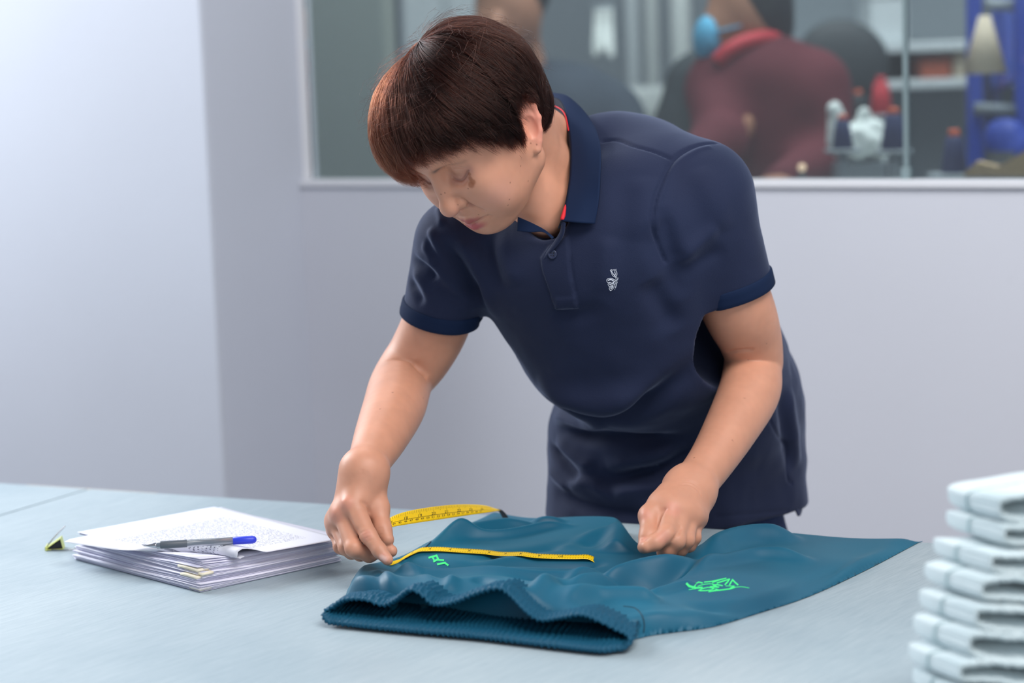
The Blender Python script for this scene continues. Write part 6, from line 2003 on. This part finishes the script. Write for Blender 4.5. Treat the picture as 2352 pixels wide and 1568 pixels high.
cbox(2096, 2166, 5.86, C(2140, 178, 5.9)[2] + .0005, .040, MB['orangebox'], 'orange box on the grey shelf beside the glass joint')
cbox(2172, 2215, 5.86, C(2140, 178, 5.9)[2] + .0005, .050, MB['beige'], 'small beige box right of the orange box')
cbox(1985, 2070, 5.86, C(2140, 96, 5.9)[2] + .0005, .12, MB['pale'], 'pale box on the upper grey shelf')
# blue machine frame at the right
BF_ = empty('blue_rack_frame', tuple([*C(2270, 200, 4.75)[:2], 0]), 'bright blue steel rack frame at the right of the window', 'rack')
pA, pB = C(2256, 60, 4.75), C(2300, 300, 4.6)
for (px, d) in ((2238, 4.75), (2348, 4.72)):
    q = C(px, 200, d); gbox('upright', (q[0], q[1], 1.2), (0.030, 0.035, 2.4), MB['blue'], BF_)
for (y0, d) in ((8, 4.73), (250, 4.73)):
    a, b = C(2238, y0, d), C(2348, y0 + 5, d)
    tub('cross_bar', [a, b], 0.014, MB['steel'] if y0 < 100 else MB['grey'], BF_)
tub('brace', [C(2238, 20, 4.74), C(2262, -60, 4.74)], 0.016, MB['blue'], BF_)
def b_(Q): Q.rc(C(2310, 320, 4.62), C(2325, 345, 4.62), .045, .05, k=.02); Q.rc(C(2290, 300, 4.65), C(2285, 345, 4.65), .02, .02, k=.02)
sdfmesh('blue_motor', b_, .008, MB['blue'], BF_)
lat('motor_column', [(.05, 0), (.05, C(2310, 345, 4.62)[2])], (*C(2318, 340, 4.62)[:2], 0), MB['dark'], BF_)
# pale paper funnel and cardboard
fc = C(2262, 130, 4.55)
FU = empty('paper_funnel', tuple(fc), 'pale paper cone hanging in front of the blue frame', 'paper cone')
lat('cone', [(0.046, -0.035), (0.012, 0.085), (0.010, 0.085), (0.043, -0.035)], fc, MB['beige'], FU, 24)
tub('cord', [fc + [0, 0, .085], [fc[0], fc[1], 2.65]], .002, MB['steel'], FU, 6)
bm = bmesh.new()
for (px, py) in ((2215, 398), (2240, 372), (2290, 384), (2352, 348), (2400, 340), (2400, 405), (2215, 405)):
    bm.verts.new(Vector(C(px, py, 4.1)))
bm.verts.ensure_lookup_table(); f0 = bm.faces.new(bm.verts[:])
ex_ = bmesh.ops.extrude_face_region(bm, geom=[f0]); bmesh.ops.translate(bm, vec=(0.02, 0.05, 0), verts=[v for v in ex_['geom'] if isinstance(v, bmesh.types.BMVert)])
cb_ = link('cardboard_sheet', bm_mesh('cardboard_sheet', bm), MB['kraft']); tag(cb_, 'torn brown cardboard leaning on the pale table behind the sill', 'cardboard')
# small round lamp glow seen low in the window
lp = C(1842, 385, 4.12)
LB = empty('pilot_lamp', tuple(lp), 'tiny warm pilot lamp low behind the glass', 'lamp')
M_GLOW = mat('warm_pilot_glow', srgb(230, 190, 150), .4); M_GLOW.node_tree.nodes['Principled BSDF'].inputs['Emission Color'].default_value = (1, .72, .5, 1); M_GLOW.node_tree.nodes['Principled BSDF'].inputs['Emission Strength'].default_value = .8
lat('bulb', [(0.0, -.008), (.006, -.005), (.008, 0), (.006, .006), (0.0005, .008)], lp, M_GLOW, LB, 14)
lat('lamp_stand', [(.05, 0), (.05, .02), (.008, .03), (.008, lp[2] - .008)], (lp[0], lp[1] , 0), MB['dark'], LB)
